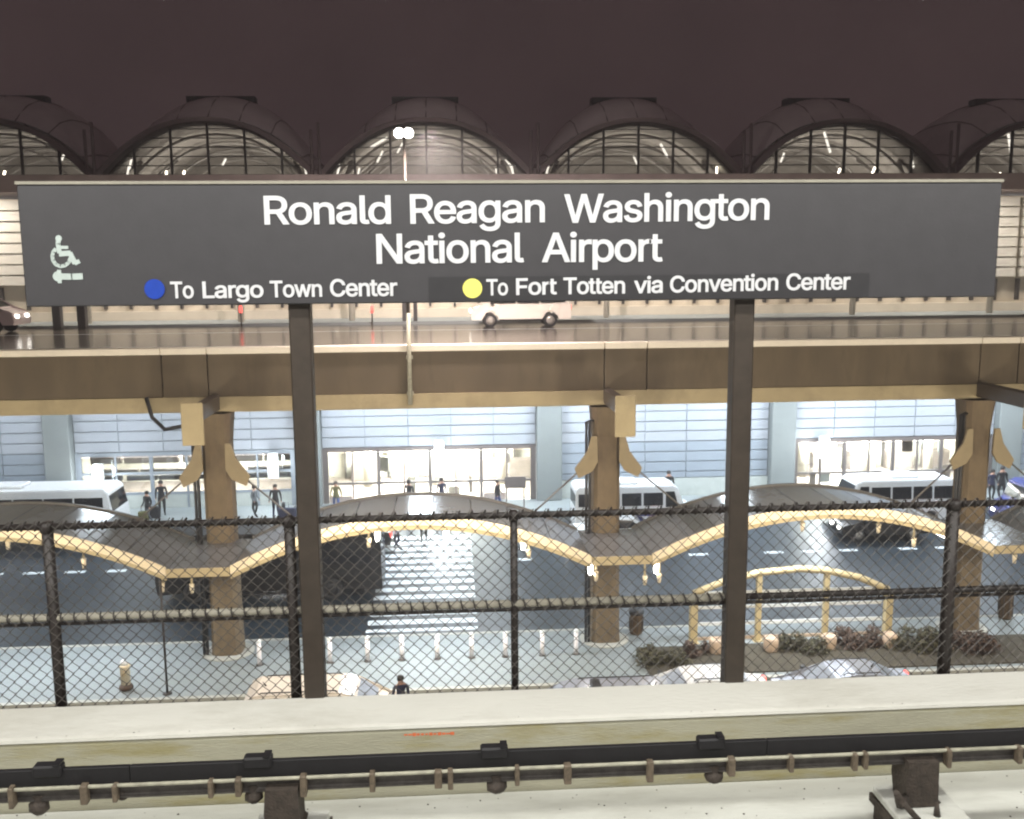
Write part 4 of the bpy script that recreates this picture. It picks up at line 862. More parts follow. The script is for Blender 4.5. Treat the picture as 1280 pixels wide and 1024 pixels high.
GLYPHS = '''{"A":[480,[[39,0,16,0,78,170,140,339,201,509,226,509,251,509,276,509,338,339,401,170,463,0,440,0,418,0,395,0,359,101,323,202,287,302,281,321,273,344,264,372,255,400,245,435,232,478,236,478,241,478,245,478,233,435,222,399,213,371,204,343,196,320,191,302,155,202,120,101,85,0,62,0],[197,142,110,142,110,161,110,180,110,199,197,199,283,199,370,199,370,180,370,161,370,142,283,142]]],"C":[510,[[293,-7,267,-7,223,-7,184,4,150,25,116,46,89,76,70,115,50,154,40,201,40,254,40,308,50,354,70,393,89,432,116,462,150,484,184,505,223,516,267,516,293,516,317,512,340,504,363,497,384,486,402,471,420,457,436,439,448,418,460,398,468,374,473,348,451,348,430,348,408,348,404,366,398,381,389,395,381,408,370,419,357,428,345,438,331,444,315,449,300,454,284,456,267,456,236,456,208,448,184,432,159,417,139,394,125,364,111,334,103,297,103,254,103,211,111,175,125,145,140,115,159,92,184,76,209,61,236,53,267,53,284,53,300,55,315,60,331,65,345,71,357,81,370,90,381,101,389,114,398,128,404,143,408,160,430,160,451,160,473,160,469,135,460,111,448,91,436,70,421,52,402,38,384,23,363,12,341,5,318,-3]]],"F":[410,[[82,0,60,0,60,170,60,339,60,509,163,509,266,509,369,509,369,490,369,471,369,452,288,452,206,452,125,452,125,394,125,336,125,278,198,278,272,278,346,278,346,259,346,240,346,221,272,221,198,221,125,221,125,147,125,74,125,0,103,0]]],"L":[393,[[160,0,60,0,60,170,60,339,60,509,82,509,103,509,125,509,125,358,125,208,125,57,203,57,282,57,361,57,361,38,361,19,361,0,261,0]]],"N":[523,[[82,0,60,0,60,170,60,339,60,509,85,509,111,509,136,509,205,400,274,291,343,183,349,174,355,164,363,151,370,138,379,123,388,107,396,90,405,73,414,55,411,55,408,54,405,54,403,72,401,90,401,108,400,126,399,142,399,157,399,172,399,185,399,195,399,300,399,404,399,509,420,509,442,509,463,509,463,339,463,170,463,0,438,0,412,0,387,0,325,97,264,193,202,290,194,303,186,316,177,331,169,345,159,362,148,381,137,400,123,424,108,452,111,453,115,453,119,454,120,428,121,405,122,384,123,362,124,344,124,328,125,312,125,300,125,291,125,194,125,97,125,0,103,0]]],"R":[449,[[82,0,60,0,60,170,60,339,60,509,119,509,177,509,236,509,275,509,307,502,333,489,359,475,378,457,390,433,403,410,409,382,409,352,409,321,403,295,390,271,378,248,359,230,333,217,307,204,275,198,236,198,189,198,143,198,96,198,96,217,96,236,96,255,142,255,188,255,234,255,260,255,281,259,298,267,314,275,326,286,334,300,341,315,345,332,345,352,345,372,341,390,334,405,326,420,314,431,298,440,281,448,259,452,233,452,197,452,161,452,125,452,125,301,125,151,125,0,103,0],[378,0,353,0,312,76,271,153,230,229,254,229,279,229,303,229,344,153,386,76,428,0,403,0]]],"T":[449,[[85,452,32,452,32,471,32,490,32,509,160,509,288,509,417,509,417,490,417,471,417,452,363,452,310,452,257,452,257,301,257,151,257,0,235,0,214,0,193,0,193,151,193,301,193,452,139,452]]],"W":[686,[[180,0,155,0,109,170,63,339,16,509,38,509,60,509,82,509,109,404,136,300,163,196,168,179,172,163,175,145,179,128,183,111,187,94,190,76,194,58,197,40,194,40,192,40,189,40,193,58,196,76,200,94,203,111,207,128,211,145,215,163,220,179,224,196,251,300,279,404,306,509,331,509,355,509,380,509,407,404,434,300,462,196,466,179,470,163,474,145,478,128,482,111,486,94,490,76,494,58,497,40,494,40,491,40,488,40,492,58,495,76,499,94,502,111,506,128,510,145,515,163,519,179,523,196,550,300,576,404,603,509,625,509,647,509,670,509,623,339,577,170,530,0,505,0,480,0,455,0,426,108,397,215,368,323,362,344,357,367,351,391,346,416,341,444,336,475,341,475,345,475,350,475,345,445,340,419,335,395,330,371,324,347,318,323,289,215,260,108,230,0,205,0]]],"a":[389,[[182,-9,160,-9,136,-9,114,-4,94,5,75,14,59,27,48,45,36,62,30,83,30,108,30,130,35,147,43,161,52,175,63,185,78,193,92,201,108,207,125,211,143,215,160,218,178,220,201,223,219,225,234,227,248,228,258,231,265,235,272,239,276,245,276,255,276,255,276,256,276,257,276,272,273,286,267,297,261,308,252,316,240,322,228,328,213,331,196,331,178,331,162,328,149,322,136,317,126,309,118,301,110,292,104,283,100,274,80,280,61,285,41,291,50,314,62,332,79,346,95,360,113,369,133,375,153,381,173,384,194,384,208,384,223,383,239,379,255,376,271,370,286,360,301,351,313,338,322,320,332,303,337,280,337,251,337,168,337,84,337,0,317,0,297,0,277,0,277,17,277,35,277,52,275,52,274,52,272,52,268,43,261,34,252,25,243,15,230,7,215,1,200,-5],[155,45,170,45,193,45,212,50,228,59,243,68,255,79,263,93,271,107,276,122,276,138,276,155,276,173,276,190,273,187,268,184,259,182,251,180,242,178,231,176,221,174,210,172,200,171,190,170,182,169,175,168,161,166,147,163,134,159,121,154,111,148,103,139,96,131,92,119,92,105,92,92,95,81,102,72,109,63,118,57,130,52,142,48]]],"d":[424,[[219,-8,195,-8,164,-8,136,0,111,16,87,32,68,55,55,84,41,114,34,149,34,189,34,229,41,263,55,293,69,322,88,345,112,361,136,376,164,384,196,384,219,384,238,381,253,373,268,365,279,356,287,346,296,336,302,327,306,319,308,319,309,319,311,319,311,382,311,446,311,509,331,509,351,509,372,509,372,339,372,170,372,0,352,0,332,0,313,0,313,20,313,39,313,59,311,59,309,59,307,59,302,51,295,42,287,31,278,21,267,12,252,4,238,-4],[181,47,205,47,227,47,247,53,263,65,279,77,291,94,299,115,308,136,312,161,312,189,312,217,308,242,300,263,292,284,279,300,263,312,247,324,228,330,205,330,181,330,161,324,145,311,129,299,116,282,108,261,100,240,96,216,96,189,96,162,100,138,109,117,117,95,129,78,145,66,161,53]]],"e":[404,[[238,-8,212,-8,175,-8,143,0,117,16,90,33,70,56,56,85,41,114,34,148,34,187,34,226,41,260,55,290,69,319,89,343,115,359,141,376,171,384,205,384,226,384,246,381,266,374,285,367,303,356,319,341,335,326,348,306,357,282,366,258,371,228,371,194,371,186,371,178,371,169,272,169,174,169,75,169,75,187,75,204,75,221,163,221,250,221,338,221,329,215,319,208,310,202,310,227,306,249,298,269,290,288,278,303,263,314,247,325,228,330,205,330,182,330,163,325,146,313,130,302,118,288,109,270,100,251,96,232,96,211,96,200,96,189,96,178,96,150,101,126,110,106,120,87,134,72,151,61,168,51,189,46,212,46,228,46,241,48,254,53,266,57,277,64,285,73,294,82,301,93,306,105,325,101,345,96,365,91,359,71,349,54,335,39,321,24,303,13,283,4,262,-4]]],"g":[425,[[238,-151,207,-151,179,-151,155,-147,134,-140,113,-132,96,-123,82,-110,69,-98,58,-84,51,-69,67,-60,84,-50,101,-41,107,-49,113,-57,122,-66,130,-75,141,-82,154,-88,168,-94,186,-97,207,-97,238,-97,263,-90,282,-75,302,-60,311,-37,311,-6,311,19,311,44,311,68,310,68,308,68,306,68,301,60,295,51,287,41,278,32,267,23,252,16,238,8,219,5,195,5,164,5,137,12,113,27,88,41,69,62,55,90,41,118,34,152,34,191,34,230,41,264,55,293,69,322,88,345,112,361,137,376,165,384,196,384,220,384,239,381,253,373,268,365,280,356,288,346,297,336,303,327,308,319,309,319,311,319,313,319,313,339,313,359,313,379,333,379,353,379,372,379,372,250,372,121,372,-9,372,-42,365,-69,350,-90,335,-111,316,-126,291,-136,266,-146],[181,59,205,59,228,59,248,64,264,75,280,86,292,101,300,121,308,141,312,165,312,193,312,220,308,243,300,264,292,284,280,301,264,312,248,324,228,330,205,330,181,330,161,324,145,312,129,299,117,283,109,262,100,242,96,219,96,193,96,166,100,143,109,123,117,103,129,87,145,76,162,65]]],"h":[410,[[114,249,114,227,114,151,114,76,114,0,93,0,73,0,53,0,53,170,53,339,53,509,73,509,93,509,114,509,114,435,114,361,114,287,110,287,106,287,102,287,114,322,131,347,152,362,174,377,199,384,227,384,253,384,276,379,295,369,315,358,330,342,341,321,352,299,357,273,357,240,357,160,357,80,357,0,337,0,316,0,296,0,296,78,296,157,296,235,296,265,288,288,273,304,258,321,237,329,210,329,192,329,175,325,161,317,146,309,135,298,126,283,118,267]]],"i":[167,[[73,0,53,0,53,126,53,253,53,379,73,379,93,379,114,379,114,253,114,126,114,0,93,0],[95,443,84,443,72,443,62,447,54,455,45,462,41,472,41,483,41,494,45,504,54,512,62,520,72,524,84,524,95,524,106,520,114,512,122,504,126,494,126,483,126,472,122,462,114,455,106,447]]],"l":[189,[[147,-2,139,-2,110,-2,88,5,74,20,60,35,53,57,53,84,53,226,53,367,53,509,73,509,93,509,114,509,114,372,114,235,114,99,114,81,116,69,120,62,125,55,133,52,146,52,152,52,157,52,160,53,164,53,167,54,170,54,173,37,177,20,181,3,175,1,169,0,162,-1,154,-2]]],"n":[410,[[114,249,114,227,114,151,114,76,114,0,93,0,73,0,53,0,53,126,53,253,53,379,72,379,92,379,112,379,112,349,112,318,112,287,109,287,106,287,102,287,114,322,131,347,152,362,174,377,199,384,227,384,253,384,276,379,295,369,314,358,330,342,341,321,352,299,357,273,357,240,357,160,357,80,357,0,337,0,316,0,296,0,296,78,296,157,296,235,296,265,288,288,273,304,258,321,237,329,210,329,192,329,175,325,161,317,146,309,135,298,126,283,118,267]]],"o":[415,[[242,-8,207,-8,173,-8,143,0,117,16,91,33,71,56,56,85,41,114,34,149,34,187,34,227,41,262,56,291,71,321,91,343,117,360,143,376,173,384,207,384,242,384,273,376,299,360,325,343,345,321,359,291,374,262,381,227,381,187,381,149,374,114,359,85,345,56,325,33,299,16,273,0],[182,46,207,46,233,46,254,53,270,66,287,79,299,96,307,117,315,139,319,162,319,187,319,213,315,236,307,258,299,280,287,297,270,310,254,323,233,330,207,330,182,330,161,323,145,310,129,297,116,280,108,258,100,237,96,213,96,187,96,162,100,139,108,117,116,96,129,79,145,66,161,53]]],"p":[424,[[73,-143,53,-143,53,31,53,205,53,379,72,379,92,379,112,379,112,359,112,339,112,319,114,319,116,319,118,319,123,327,129,336,137,346,145,356,157,365,171,373,186,381,205,384,229,384,261,384,289,376,313,361,337,345,356,322,370,293,383,263,390,229,390,189,390,149,383,114,370,84,356,55,337,32,313,16,289,0,261,-8,229,-8,206,-8,187,-4,173,4,158,12,146,21,138,31,130,42,123,51,118,59,117,59,115,59,114,59,114,-8,114,-76,114,-143,93,-143],[197,47,220,47,244,47,263,53,279,66,295,78,308,95,316,117,324,138,328,162,328,189,328,216,324,240,316,261,308,282,296,299,280,311,264,324,244,330,220,330,197,330,177,324,161,312,145,300,133,284,125,263,117,242,113,217,113,189,113,161,117,136,125,115,133,94,146,77,162,65,178,53]]],"r":[259,[[73,0,53,0,53,126,53,253,53,379,72,379,92,379,112,379,112,360,112,340,112,321,113,321,114,321,115,321,122,340,135,355,152,367,170,379,190,385,213,385,218,385,223,385,229,384,235,384,240,384,243,384,243,363,243,343,243,322,242,323,237,323,230,324,223,325,215,326,207,326,189,326,173,322,159,315,145,307,134,297,126,284,118,270,114,255,114,237,114,158,114,79,114,0,93,0]]],"s":[365,[[211,-8,182,-8,156,-8,133,-4,112,3,92,11,75,23,62,38,49,53,40,72,36,94,55,98,74,102,94,107,99,86,109,70,124,60,139,50,158,45,181,45,208,45,229,51,244,62,260,74,268,87,268,103,268,116,263,127,254,136,245,144,231,151,212,155,191,160,170,165,149,170,115,178,89,191,72,208,55,225,47,247,47,274,47,296,53,315,65,332,77,348,94,361,115,370,136,380,160,384,187,384,213,384,235,380,254,372,272,365,287,353,299,339,310,325,319,309,324,290,305,286,287,281,268,277,263,292,255,304,243,316,230,327,212,333,187,333,165,333,146,327,131,317,116,306,109,293,109,277,109,263,114,252,124,243,134,235,150,228,172,223,191,218,210,214,229,209,264,201,290,188,306,171,323,154,331,133,331,107,331,84,325,64,312,47,300,30,282,16,260,6,237,-3]]],"t":[227,[[138,379,204,379,204,362,204,344,204,327,138,327,72,327,6,327,6,344,6,362,6,379,72,379],[65,345,65,471,85,471,106,471,126,471,126,347,126,222,126,98,126,81,129,69,136,61,143,54,154,50,170,50,174,50,179,50,185,51,191,52,197,53,202,54,206,36,209,19,213,2,207,0,200,-2,192,-3,184,-4,176,-4,168,-4,136,-4,110,4,92,21,74,38,65,62,65,93,65,219]]],"v":[389,[[184,0,163,0,114,126,66,253,17,379,40,379,62,379,84,379,111,305,138,230,165,155,174,132,181,110,187,87,193,64,199,42,206,21,198,21,191,21,184,21,191,42,197,64,203,87,209,110,216,132,224,155,251,230,278,305,305,379,327,379,349,379,371,379,323,253,275,126,226,0,205,0]]],"w":[567,[[158,0,138,0,99,126,61,253,23,379,44,379,66,379,87,379,103,324,118,269,133,214,140,191,147,165,154,137,161,108,168,76,175,41,172,41,168,41,165,41,172,75,179,106,186,135,193,163,199,190,206,214,221,269,237,324,252,379,273,379,295,379,316,379,332,324,347,269,362,214,368,190,375,164,382,136,388,107,395,76,402,41,399,41,395,41,391,41,399,75,406,107,413,135,420,164,427,190,434,214,449,269,465,324,480,379,502,379,523,379,545,379,506,253,468,126,429,0,409,0,389,0,368,0,352,57,335,114,319,172,314,189,309,207,305,225,300,243,295,261,291,280,286,299,281,318,277,338,281,338,286,338,291,338,286,319,281,299,277,280,272,261,267,243,263,225,258,206,253,189,248,172,231,114,215,57,199,0,178,0]]]}'''

# ============================================================ CHAIN-LINK FENCE on the parapet
FY = 5.17; ZP = 11.62
fn = thing('chain_link_fence', (0, FY, ZP), 'dark brown chain link fence with two rails, behind the cream parapet', 'fence')
zt0, zt1 = 12.838, 12.82; zm = 12.325
px_posts = [(67, .030), (366, .030), (643, .021), (1184, .036)]
xp = [X(p, FY, 760) for p, _ in px_posts]; step = (xp[2] - xp[0]) / 2
posts = [(xp[0] - step * k, .028) for k in (3, 2, 1)] + [(x, r) for x, (_, r) in zip(xp, px_posts)] + [(xp[3] + step * k, .030) for k in (1, 2, 3)]
for x, r in posts:
    MB().tube([(x, FY, ZP), (x, FY, zt0 - .01)], r, 12).build('post', M['fencedark'], fn)
    MB().lathe((x, FY, ZP), [(r + .03, .001), (r + .03, .008)], 12).build('base_plate', M['fencedark'], fn)
    MB().lathe((x, FY, zt0 + .0), [(r + .006, -.03), (r + .008, .012), (r * .6, .028)], 12).build('cap', M['fencedark'], fn)
XL, XR = posts[0][0], posts[-1][0]
MB().tube([(XL, FY, zt0), (XR, FY, zt0)], .018, 10).build('top_rail', M['fencedark'], fn)
MB().tube([(XL, FY, zm + .006), (X(930, FY, 750), FY, zm)], .022, 10).build('middle_rail', M['raildark'], fn)
MB().tube([(X(931, FY, 750), FY, zm), (XR, FY, zm)], .019, 10).build('middle_rail', M['fencedark'], fn)
MB().tube([(XL, FY, zm - .034), (XR, FY, zm - .034)], .010, 6).build('tension_wire', M['fencedark'], fn)
# woven fabric: zigzag wires, each hooking its neighbour
wm = MB(); D = .0702; yw0 = FY - .030; zb, zz = 11.80, zt0 + .028
nW = int((XR - XL) / D); nz = int((zz - zb) / (D / 2)); hz = (zz - zb) / nz
for i in range(nW):
    x0 = XL + i * D; pts = []
    for j in range(nz + 1):
        side = j % 2; pts.append((x0 + (D * .53 if side else -D * .03), yw0 + (.004 if side else -.004), zb + j * hz))
    pts.append((x0 + D * .1 * (1 if nz % 2 == 0 else 3), yw0, zz + .012))
    wm.tube(pts, .0034, 4, cap=False)
    pts = []
    for j in range(nz + 1):
        side = (j + 1) % 2; pts.append((x0 + (D * .47 if not side else D * 1.03), yw0 + (-.004 if not side else .004), zb + j * hz))
    wm.tube(pts, .0034, 4, cap=False)
f = wm.build('chain_link_mesh', M['wire'], fn, fix=False); f['kind'] = 'stuff'
kn = MB(); i = 0; x = XL
while x < XR:
    kn.tube([(x, yw0 - .003, zt0 - .014), (x + .012, yw0 - .012, zt0 + .018), (x + .022, FY - .018, zt0 + .034)], .0062, 5); x += D
    i += 1
k_ = kn.build('knuckle_twist', M['fencedark'], fn, fix=False); k_['kind'] = 'stuff'
tw = MB(); x = XL + .02
while x < XR:
    for z in (zm,): tw.tube([(x, FY, z + .03), (x + .005, FY - .030, z + .012), (x + .010, FY - .030, z - .012), (x + .012, FY, z - .03)], .0042, 5)
    x += D
k_ = tw.build('tie_wire', M['fencedark'], fn, fix=False); k_['kind'] = 'stuff'

# ============================================================ STATION NAME BOARD
SY = 5.04
sg = thing('station_sign', (at(640, 300, SY).x, SY, ZP), 'long dark name board on two brown posts, white lettering and wheelchair symbol', 'sign')
c0, c1, c2, c3 = at(26, 233, SY), at(1249, 226, SY), at(1248, 372, SY), at(27, 383, SY)
zt_, zb_ = (c0.z + c1.z) / 2, (c2.z + c3.z) / 2; xl_, xr_ = (c0.x + c3.x) / 2, (c1.x + c2.x) / 2
MB().bbox(xl_, xr_, SY, SY + .055, zb_, zt_, .006).build('board', M['sign'], sg)
box1('top_trim', (xl_ - .004, xr_ + .004, SY - .006, SY + .061, zt_ + .001, zt_ + .016), M['edge'], sg)
s0, s1 = at(536, 344, SY), at(1085, 376, SY)
box1('overlay_strip', (s0.x, s1.x, SY - .0035, SY - .0005, zb_ + .006, Zp(700, 345, SY)), M['strip'], sg)
for px, r in ((372, .058), (928, .058)):
    x = X(px + (12 if px < 500 else -6), SY + .11, 600); yb = SY + .115
    MB().bbox(x - .056, x + .056, yb - .052, yb + .052, ZP + .004, zt_ - .1, .008).build('post', M['bronze'], sg)
    box1('base_plate', (x - .11, x + .11, yb - .09, yb + .09, ZP + .0005, ZP + .012), M['bronze'], sg)
    for s in (-1, 1): MB().lathe((x + s * .085, yb - .05, ZP + .012), [(.012, 0), (.012, .014)], 6).build('bolt', M['rust'], sg)
import json
GL = json.loads(GLYPHS)
def word(txt, px0, px1, pbase, pcap, bold=.012, name='lettering', track=-.030):
    """a word as raised vinyl letters between two horizontal limits at baseline/cap height"""
    def poly(pts, ax):
        n = len(pts) // 6; out = []
        P = [[Vector((pts[6 * i + 2 * j] + ax, pts[6 * i + 2 * j + 1])) / 1000 for j in range(3)] for i in range(n)]
        for i in range(n):
            a, b = P[i], P[(i + 1) % n]; st = (a[2] - a[1]).length + (b[0] - b[1]).length; dd = (b[1] - a[1]).length
            line = abs((a[2] - a[1]).cross(b[1] - a[1])) < 1e-5 and abs((b[0] - b[1]).cross(b[1] - a[1])) < 1e-5
            m_ = 1 if line else 5
            for q in range(m_):
                t = q / m_; out.append(a[1] * (1 - t) ** 3 + a[2] * 3 * t * (1 - t) ** 2 + b[0] * 3 * t * t * (1 - t) + b[1] * t ** 3)
        return [p for i, p in enumerate(out) if (p - out[i - 1]).length > 1e-4]
    def areaof(p): return sum(p[i - 1].x * p[i].y - p[i].x * p[i - 1].y for i in range(len(p))) / 2
    def inside(pt, p):
        c = False
        for i in range(len(p)):
            a, b = p[i - 1], p[i]
            if (a.y > pt.y) != (b.y > pt.y) and pt.x < (b.x - a.x) * (pt.y - a.y) / (b.y - a.y) + a.x: c = not c
        return c
    def grow(p, d):
        sg_ = 1 if areaof(p) > 0 else -1; out = []          # outward for counter-clockwise
        for i in range(len(p)):
            e1 = (p[i] - p[i - 1]).normalized(); e2 = (p[(i + 1) % len(p)] - p[i]).normalized()
            n1 = Vector((e1.y, -e1.x)); n2 = Vector((e2.y, -e2.x)); m_ = (n1 + n2)
            if m_.length < .3: m_ = n1
            m_ = m_.normalized(); k_ = 1 / max(.55, m_.dot(n1)); out.append(p[i] + m_ * d * k_ * sg_)
        return out
    from mathutils.geometry import delaunay_2d_cdt
    def wind(pt, p):
        w = 0
        for i in range(len(p)):
            a, b = p[i - 1], p[i]; c = (b - a).cross(pt - a)
            if a.y <= pt.y < b.y and c > 0: w += 1
            elif b.y <= pt.y < a.y and c < 0: w -= 1
        return w
    vs, fs = [], []; ax = 0
    for ch in txt:
        adv, spl = GL[ch]; cs = [poly(p, ax) for p in spl]; big = max(cs, key=lambda p: abs(areaof(p)))
        if areaof(big) < 0: cs = [c[::-1] for c in cs]
        cs = [grow(c, bold if areaof(c) > 0 else -bold) for c in cs]
        pts, eds = [], []
        for c in cs:
            n0 = len(pts); pts += c; eds += [(n0 + i, n0 + (i + 1) % len(c)) for i in range(len(c))]
        pv, pe_, pf, *_ = delaunay_2d_cdt(pts, eds, [], 0, 1e-6)
        b0_ = len(vs); vs += [(p.x, p.y, 0) for p in pv]
        for t in pf:
            c = (pv[t[0]] + pv[t[1]] + pv[t[2]]) / 3
            if sum(wind(c, q) for q in cs) > 0: fs.append(tuple(b0_ + i for i in t))
        ax += adv + track * 1000
    me = bpy.data.meshes.new('letters'); me.from_pydata(vs, [], fs)
    bm = bmesh.new(); bm.from_mesh(me); bmesh.ops.delete(bm, geom=[v for v in bm.verts if not v.link_faces], context='VERTS'); bm.to_mesh(me); bm.free()
    xs_ = [v.co.x for v in me.vertices]; lo, hi = min(xs_), max(xs_)
    A_, B_ = at(px0, (pbase[0]), SY), at(px1, (pbase[1]), SY); H_ = Zp(px0, pcap, SY) - A_.z
    for v in me.vertices:
        t = (v.co.x - lo) / (hi - lo); v.co = Vector((A_.x + (B_.x - A_.x) * t, -v.co.z, A_.z + (B_.z - A_.z) * t + (v.co.y + bold) / (.509 + 2 * bold) * H_))
    bm = bmesh.new(); bm.from_mesh(me)
    r = bmesh.ops.extrude_face_region(bm, geom=bm.faces[:]); bmesh.ops.translate(bm, verts=[g for g in r['geom'] if isinstance(g, bmesh.types.BMVert)], vec=(0, -.0022, 0))
    bmesh.ops.recalc_face_normals(bm, faces=bm.faces[:])
    bmesh.ops.translate(bm, verts=bm.verts[:], vec=Vector((0, SY - .0045, 0)) - ORG[sg.name]); bm.to_mesh(me); bm.free()
    me.materials.clear(); me.materials.append(M['letter']); ob = bpy.data.objects.new(name, me); COL.objects.link(ob); ob.parent = sg
for w_, a_, b_, l0, l1, cp in (('Ronald', 331, 489, 281, 280, 245), ('Reagan', 513, 681, 280, 278, 243), ('Washington', 705, 961, 279, 275, 243),
                               ('National', 471, 655, 330, 328, 292.5), ('Airport', 677, 828, 328, 327, 291)):
    word(w_, a_, b_, (l0, l1), cp, .013)
for w_, a_, b_, l0, l1, cp in (('To', 214, 243, 373, 373, 352), ('Largo', 254, 330, 373, 372, 352), ('Town', 338, 403, 372, 371, 351), ('Center', 413, 497, 371, 370, 349),
                               ('To', 608, 635, 369.5, 369, 349), ('Fort', 645, 696, 369, 368, 348), ('Totten', 704, 781, 368, 367, 347), ('via', 792, 828, 367, 366, 346),
                               ('Convention', 837, 972, 366, 363, 345), ('Center', 982, 1062, 363, 362, 342)):
    word(w_, a_, b_, (l0, l1), cp, .016)
for px, py, mm in ((193.5, 361.5, 'blue'), (590.5, 360.5, 'yellow')):
    c = at(px, py, SY); MB().lathe((c.x, SY - .0036, c.z), [(.0505, -.0022), (.0505, .0)], 40, 'y').build('line_dot', M[mm], sg)
# wheelchair symbol lying on its side
def zp(u, v): p = at(40 + u / 8, 280 + v / 8, SY); return (p.x, p.z)
def stroke(mb, pts, w, d):
    w = w / 8 / 236 / 2
    P2 = [Vector(zp(*p)) for p in pts]
    for i in range(len(P2) - 1):
        a, b = P2[i], P2[i + 1]; t = (b - a).normalized() * w; n = Vector((-t.y, t.x)); a_ = a - t * .15; b_2 = b + t * .15
        mb.prism([tuple(a_ + n), tuple(a_ - n), tuple(b_2 - n), tuple(b_2 + n)], SY - d, SY - .0008)
def dot(mb, p, r, d):
    c = Vector(zp(*p)); r = r / 8 / 236; mb.prism([(c.x + r * math.cos(a * math.pi / 8), c.y + r * math.sin(a * math.pi / 8)) for a in range(16)], SY - d, SY - .0008)
sy = MB()
stroke(sy, [(268, 145), (262, 200), (276, 290)], 44, .0030); dot(sy, (268, 145), 30, .0031)
stroke(sy, [(280, 235), (362, 235)], 30, .0032)
stroke(sy, [(275, 300), (385, 292)], 50, .0034); stroke(sy, [(380, 290), (432, 395)], 48, .0036); stroke(sy, [(430, 395), (475, 372)], 40, .0038)
arcp = [(300 + 92 * math.cos(a), 335 + 88 * math.sin(a)) for a in [math.radians(q) for q in range(225, -20, -14)]]
arcp = [(240, 250), (216, 280), (206, 320), (212, 365), (240, 405), (285, 425), (335, 415), (370, 385), (385, 345)]
stroke(sy, arcp, 34, .0040)
dot(sy, (262, 525), 48, .0042); stroke(sy, [(272, 462), (280, 590)], 36, .0044); stroke(sy, [(265, 525), (400, 528), (505, 524)], 58, .0046)
sy.build('wheelchair_symbol', M['symbol'], sg)

# ============================================================ THIRD RAIL
TY = 4.30
tr = thing('third_rail', (0, TY, 11.386), 'black covered power rail running along the track in front of the cream parapet', 'third rail')
zc1 = Zp(640, 938, TY - .05); zc0 = Zp(640, 957, TY - .05)
cxs = [X(p, TY, 945) for p in (66, 326, 618, 885)]; sp_ = (cxs[3] - cxs[0]) / 3
xsb = [-7.5 + 3.0 * i for i in range(6)]
for i in range(5): MB().bbox(xsb[i] + .001, xsb[i + 1] - .001, TY - .055, TY - .028, zc0 - .004, zc1, .002).build('cover_board', M['cover'], tr)
for k in range(-4, 9):
    if k == 4: continue
    x = cxs[k] if 0 <= k < 4 else cxs[0] + sp_ * k
    MB().bbox(x - .068, x + .062, TY - .075, TY - .015, zc1 - .030, zc1 + .026, .008).build('clamp', M['cover'], tr)
    box1('clamp_lip', (x + .025, x + .058, TY - .078, TY - .018, zc1 + .0265, zc1 + .036), M['cover'], tr)
zp1 = zc0 - .018
zk = Zp(640, 961, TY - .07); MB().tube([(-8, TY - .07, zk), (9, TY - .07, zk)], .0095, 8).build('cover_flange', M['pipe'], tr)  # pale rod added in front to show the cover's bottom flange
ra = MB(); zr_ = zp1 - .010
ra.prism([(TY - .045, zr_), (TY - .015, zr_), (TY - .015, zr_ - .016), (TY - .024, zr_ - .022), (TY - .024, zr_ - .036), (TY - .012, zr_ - .042), (TY - .012, zr_ - .052), (TY - .05, zr_ - .052), (TY - .05, zr_ - .042), (TY - .034, zr_ - .036), (TY - .034, zr_ - .022), (TY - .045, zr_ - .016)], -8, 9, 'x')
ra.build('rail', M['rail'], tr)
for px in [-60, 22, 112, 150, 268, 302, 382, 467, 548, 563, 645, 707, 808, 908, 981, 1059, 1072, 1174, 1260, 1330, -140, -220, 1410]:
    x = X(px, TY, 965); w = random.uniform(.011, .018)
    MB().bbox(x - w, x + w, TY - .094, TY - .052 + random.uniform(-.006, .012), zr_ - .055 - random.uniform(-.008, .014), zk + random.uniform(.008, .018), .004).build('clip', M['clip'], tr)
for px, w_, h_ in ((50, .045, .07), (155, .02, .02), (318, .042, .06), (620, .05, .062), (890, .046, .060)):
    x = X(px, TY, 970); z0 = zr_ - .05
    MB().lathe((x, TY - .03, z0), [(w_ * .55, .02), (w_ * .6, -.005), (w_, -.012), (w_ * 1.02, -h_ * .7), (w_ * .55, -h_)], 7).build('insulator', M['rust'], tr)
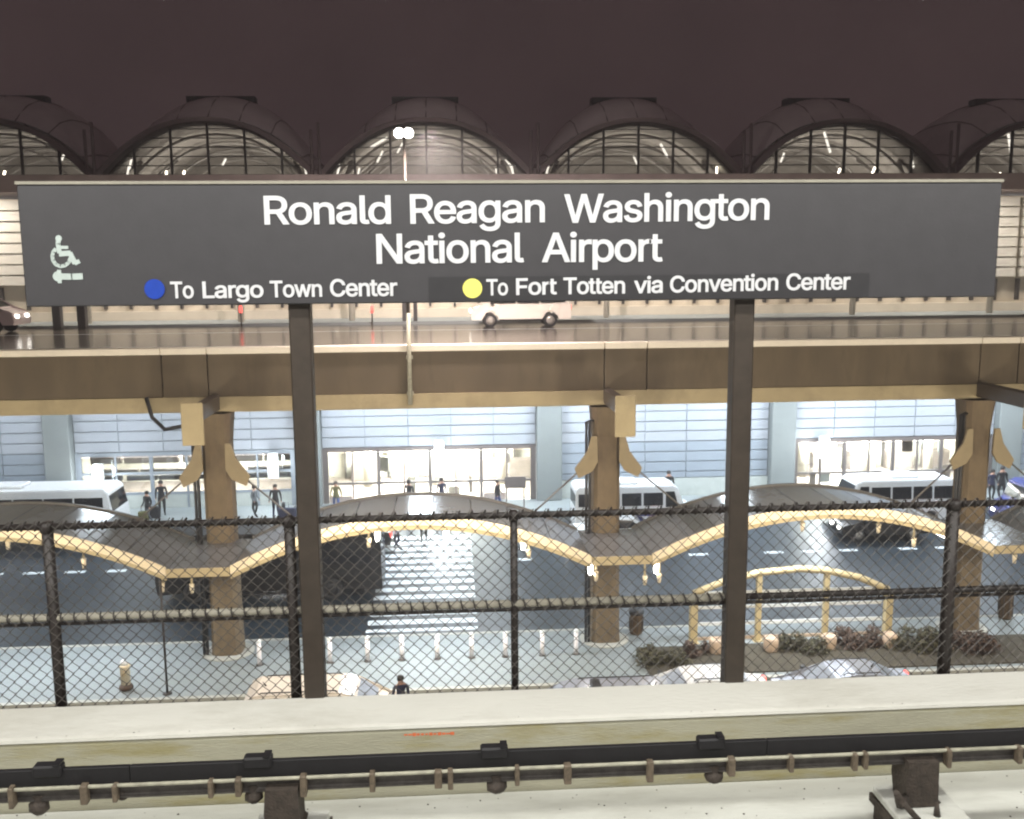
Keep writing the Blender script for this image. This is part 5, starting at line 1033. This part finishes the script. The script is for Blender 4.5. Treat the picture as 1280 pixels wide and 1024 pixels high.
for px in (354, 1147):
    x = X(px, TY - .05, 990); z0 = zr_ - .02; zb0 = Zp(1150, 1003, TY - .05) - .085
    MB().bbox(x - .14, x + .18, TY - .20, TY + .12, 11.389, zb0, .008).build('plinth_block', M['rust'], tr)
    pd = MB().prism([(x - .075, z0), (x + .075, z0), (x + .08, z0 - .2), (x + .095, zb0 + .11), (x + .07, zb0 + .09), (x - .07, zb0 + .09), (x - .085, z0 - .12)], TY - .10, TY + .06); pd.build('pedestal', M['rust'], tr)
    MB().tube([(x - .07, TY - .08, z0 - .20), (x - .13, TY - .14, z0 - .185), (x - .175, TY - .18, z0 - .10)], [.03, .026, .014], 6).build('hook_flange', M['rust'], tr)
    MB().bbox(x - .15, x + .19, TY - .24, TY + .12, zb0 + .045, zb0 + .085, .006).build('foot_plate', M['bed'], tr)
    MB().box(x - .16, x + .20, TY - .25, TY + .13, zb0 + .001, zb0 + .044).build('foot_pad', M['rust'], tr)
    MB().tube([(x + .04, TY - .17, zb0 + .08), (x + .035, TY - .17, zb0 + .15)], [.018, .010], 8).build('bolt', M['rust'], tr)
    MB().tube([(x - .07, TY - .20, zb0 + .09), (x - .16, TY - .21, zb0 + .19)], .016, 6).build('brace', M['rust'], tr)
# grit and scraps on the slab and the coping
db = MB(); rd = random.Random(4)
for i in range(260):
    on = rd.random() < .35; xq = rd.uniform(-4, 5); yq = rd.uniform(4.84, 4.90) if on else rd.uniform(4.38, 4.82); zq = (11.800 if on else 11.387); q = rd.uniform(.0015, .0055) * (.7 if on else 1)
    p = [(xq + q * rd.uniform(.6, 1.4) * math.cos(a), yq + q * rd.uniform(.6, 1.2) * math.sin(a)) for a in (0, 1.3, 2.6, 3.9, 5.1)]
    db.prism(p, zq, zq + q * .6, 'z')
dbo = db.build('gravel_grit', M['rust']); dbo['kind'] = 'stuff'; dbo['label'] = 'dark grit and scraps scattered along the pale slab and coping'; dbo['category'] = 'grit'
# running rail of the near track, just below the frame
rr = MB(); rr.prism([(3.42, 11.39), (3.56, 11.39), (3.56, 11.41), (3.50, 11.43), (3.50, 11.50), (3.525, 11.52), (3.525, 11.55), (3.455, 11.55), (3.455, 11.52), (3.48, 11.50), (3.48, 11.43), (3.42, 11.41)], -30, 35, 'x')
tag(rr.build('running_rail', M['rail']), 'steel running rail on the pale slab, nearer than the black covered rail', 'rail')

# ============================================================ rainy night air
hm = bpy.data.materials.new('thin_mist'); hm.use_nodes = True; hn = hm.node_tree.nodes
for n in list(hn): hn.remove(n)
ho = hn.new('ShaderNodeOutputMaterial'); hv = hn.new('ShaderNodeVolumePrincipled'); hv.inputs['Color'].default_value = (.95, .93, .95, 1)
hv.inputs['Density'].default_value = .0028; hv.inputs['Anisotropy'].default_value = .55
hm.node_tree.links.new(hv.outputs[0], ho.inputs['Volume'])
hz_ = box1('haze', (-165, 185, -20, 145, -1.7, 32), hm); hz_['kind'] = 'stuff'
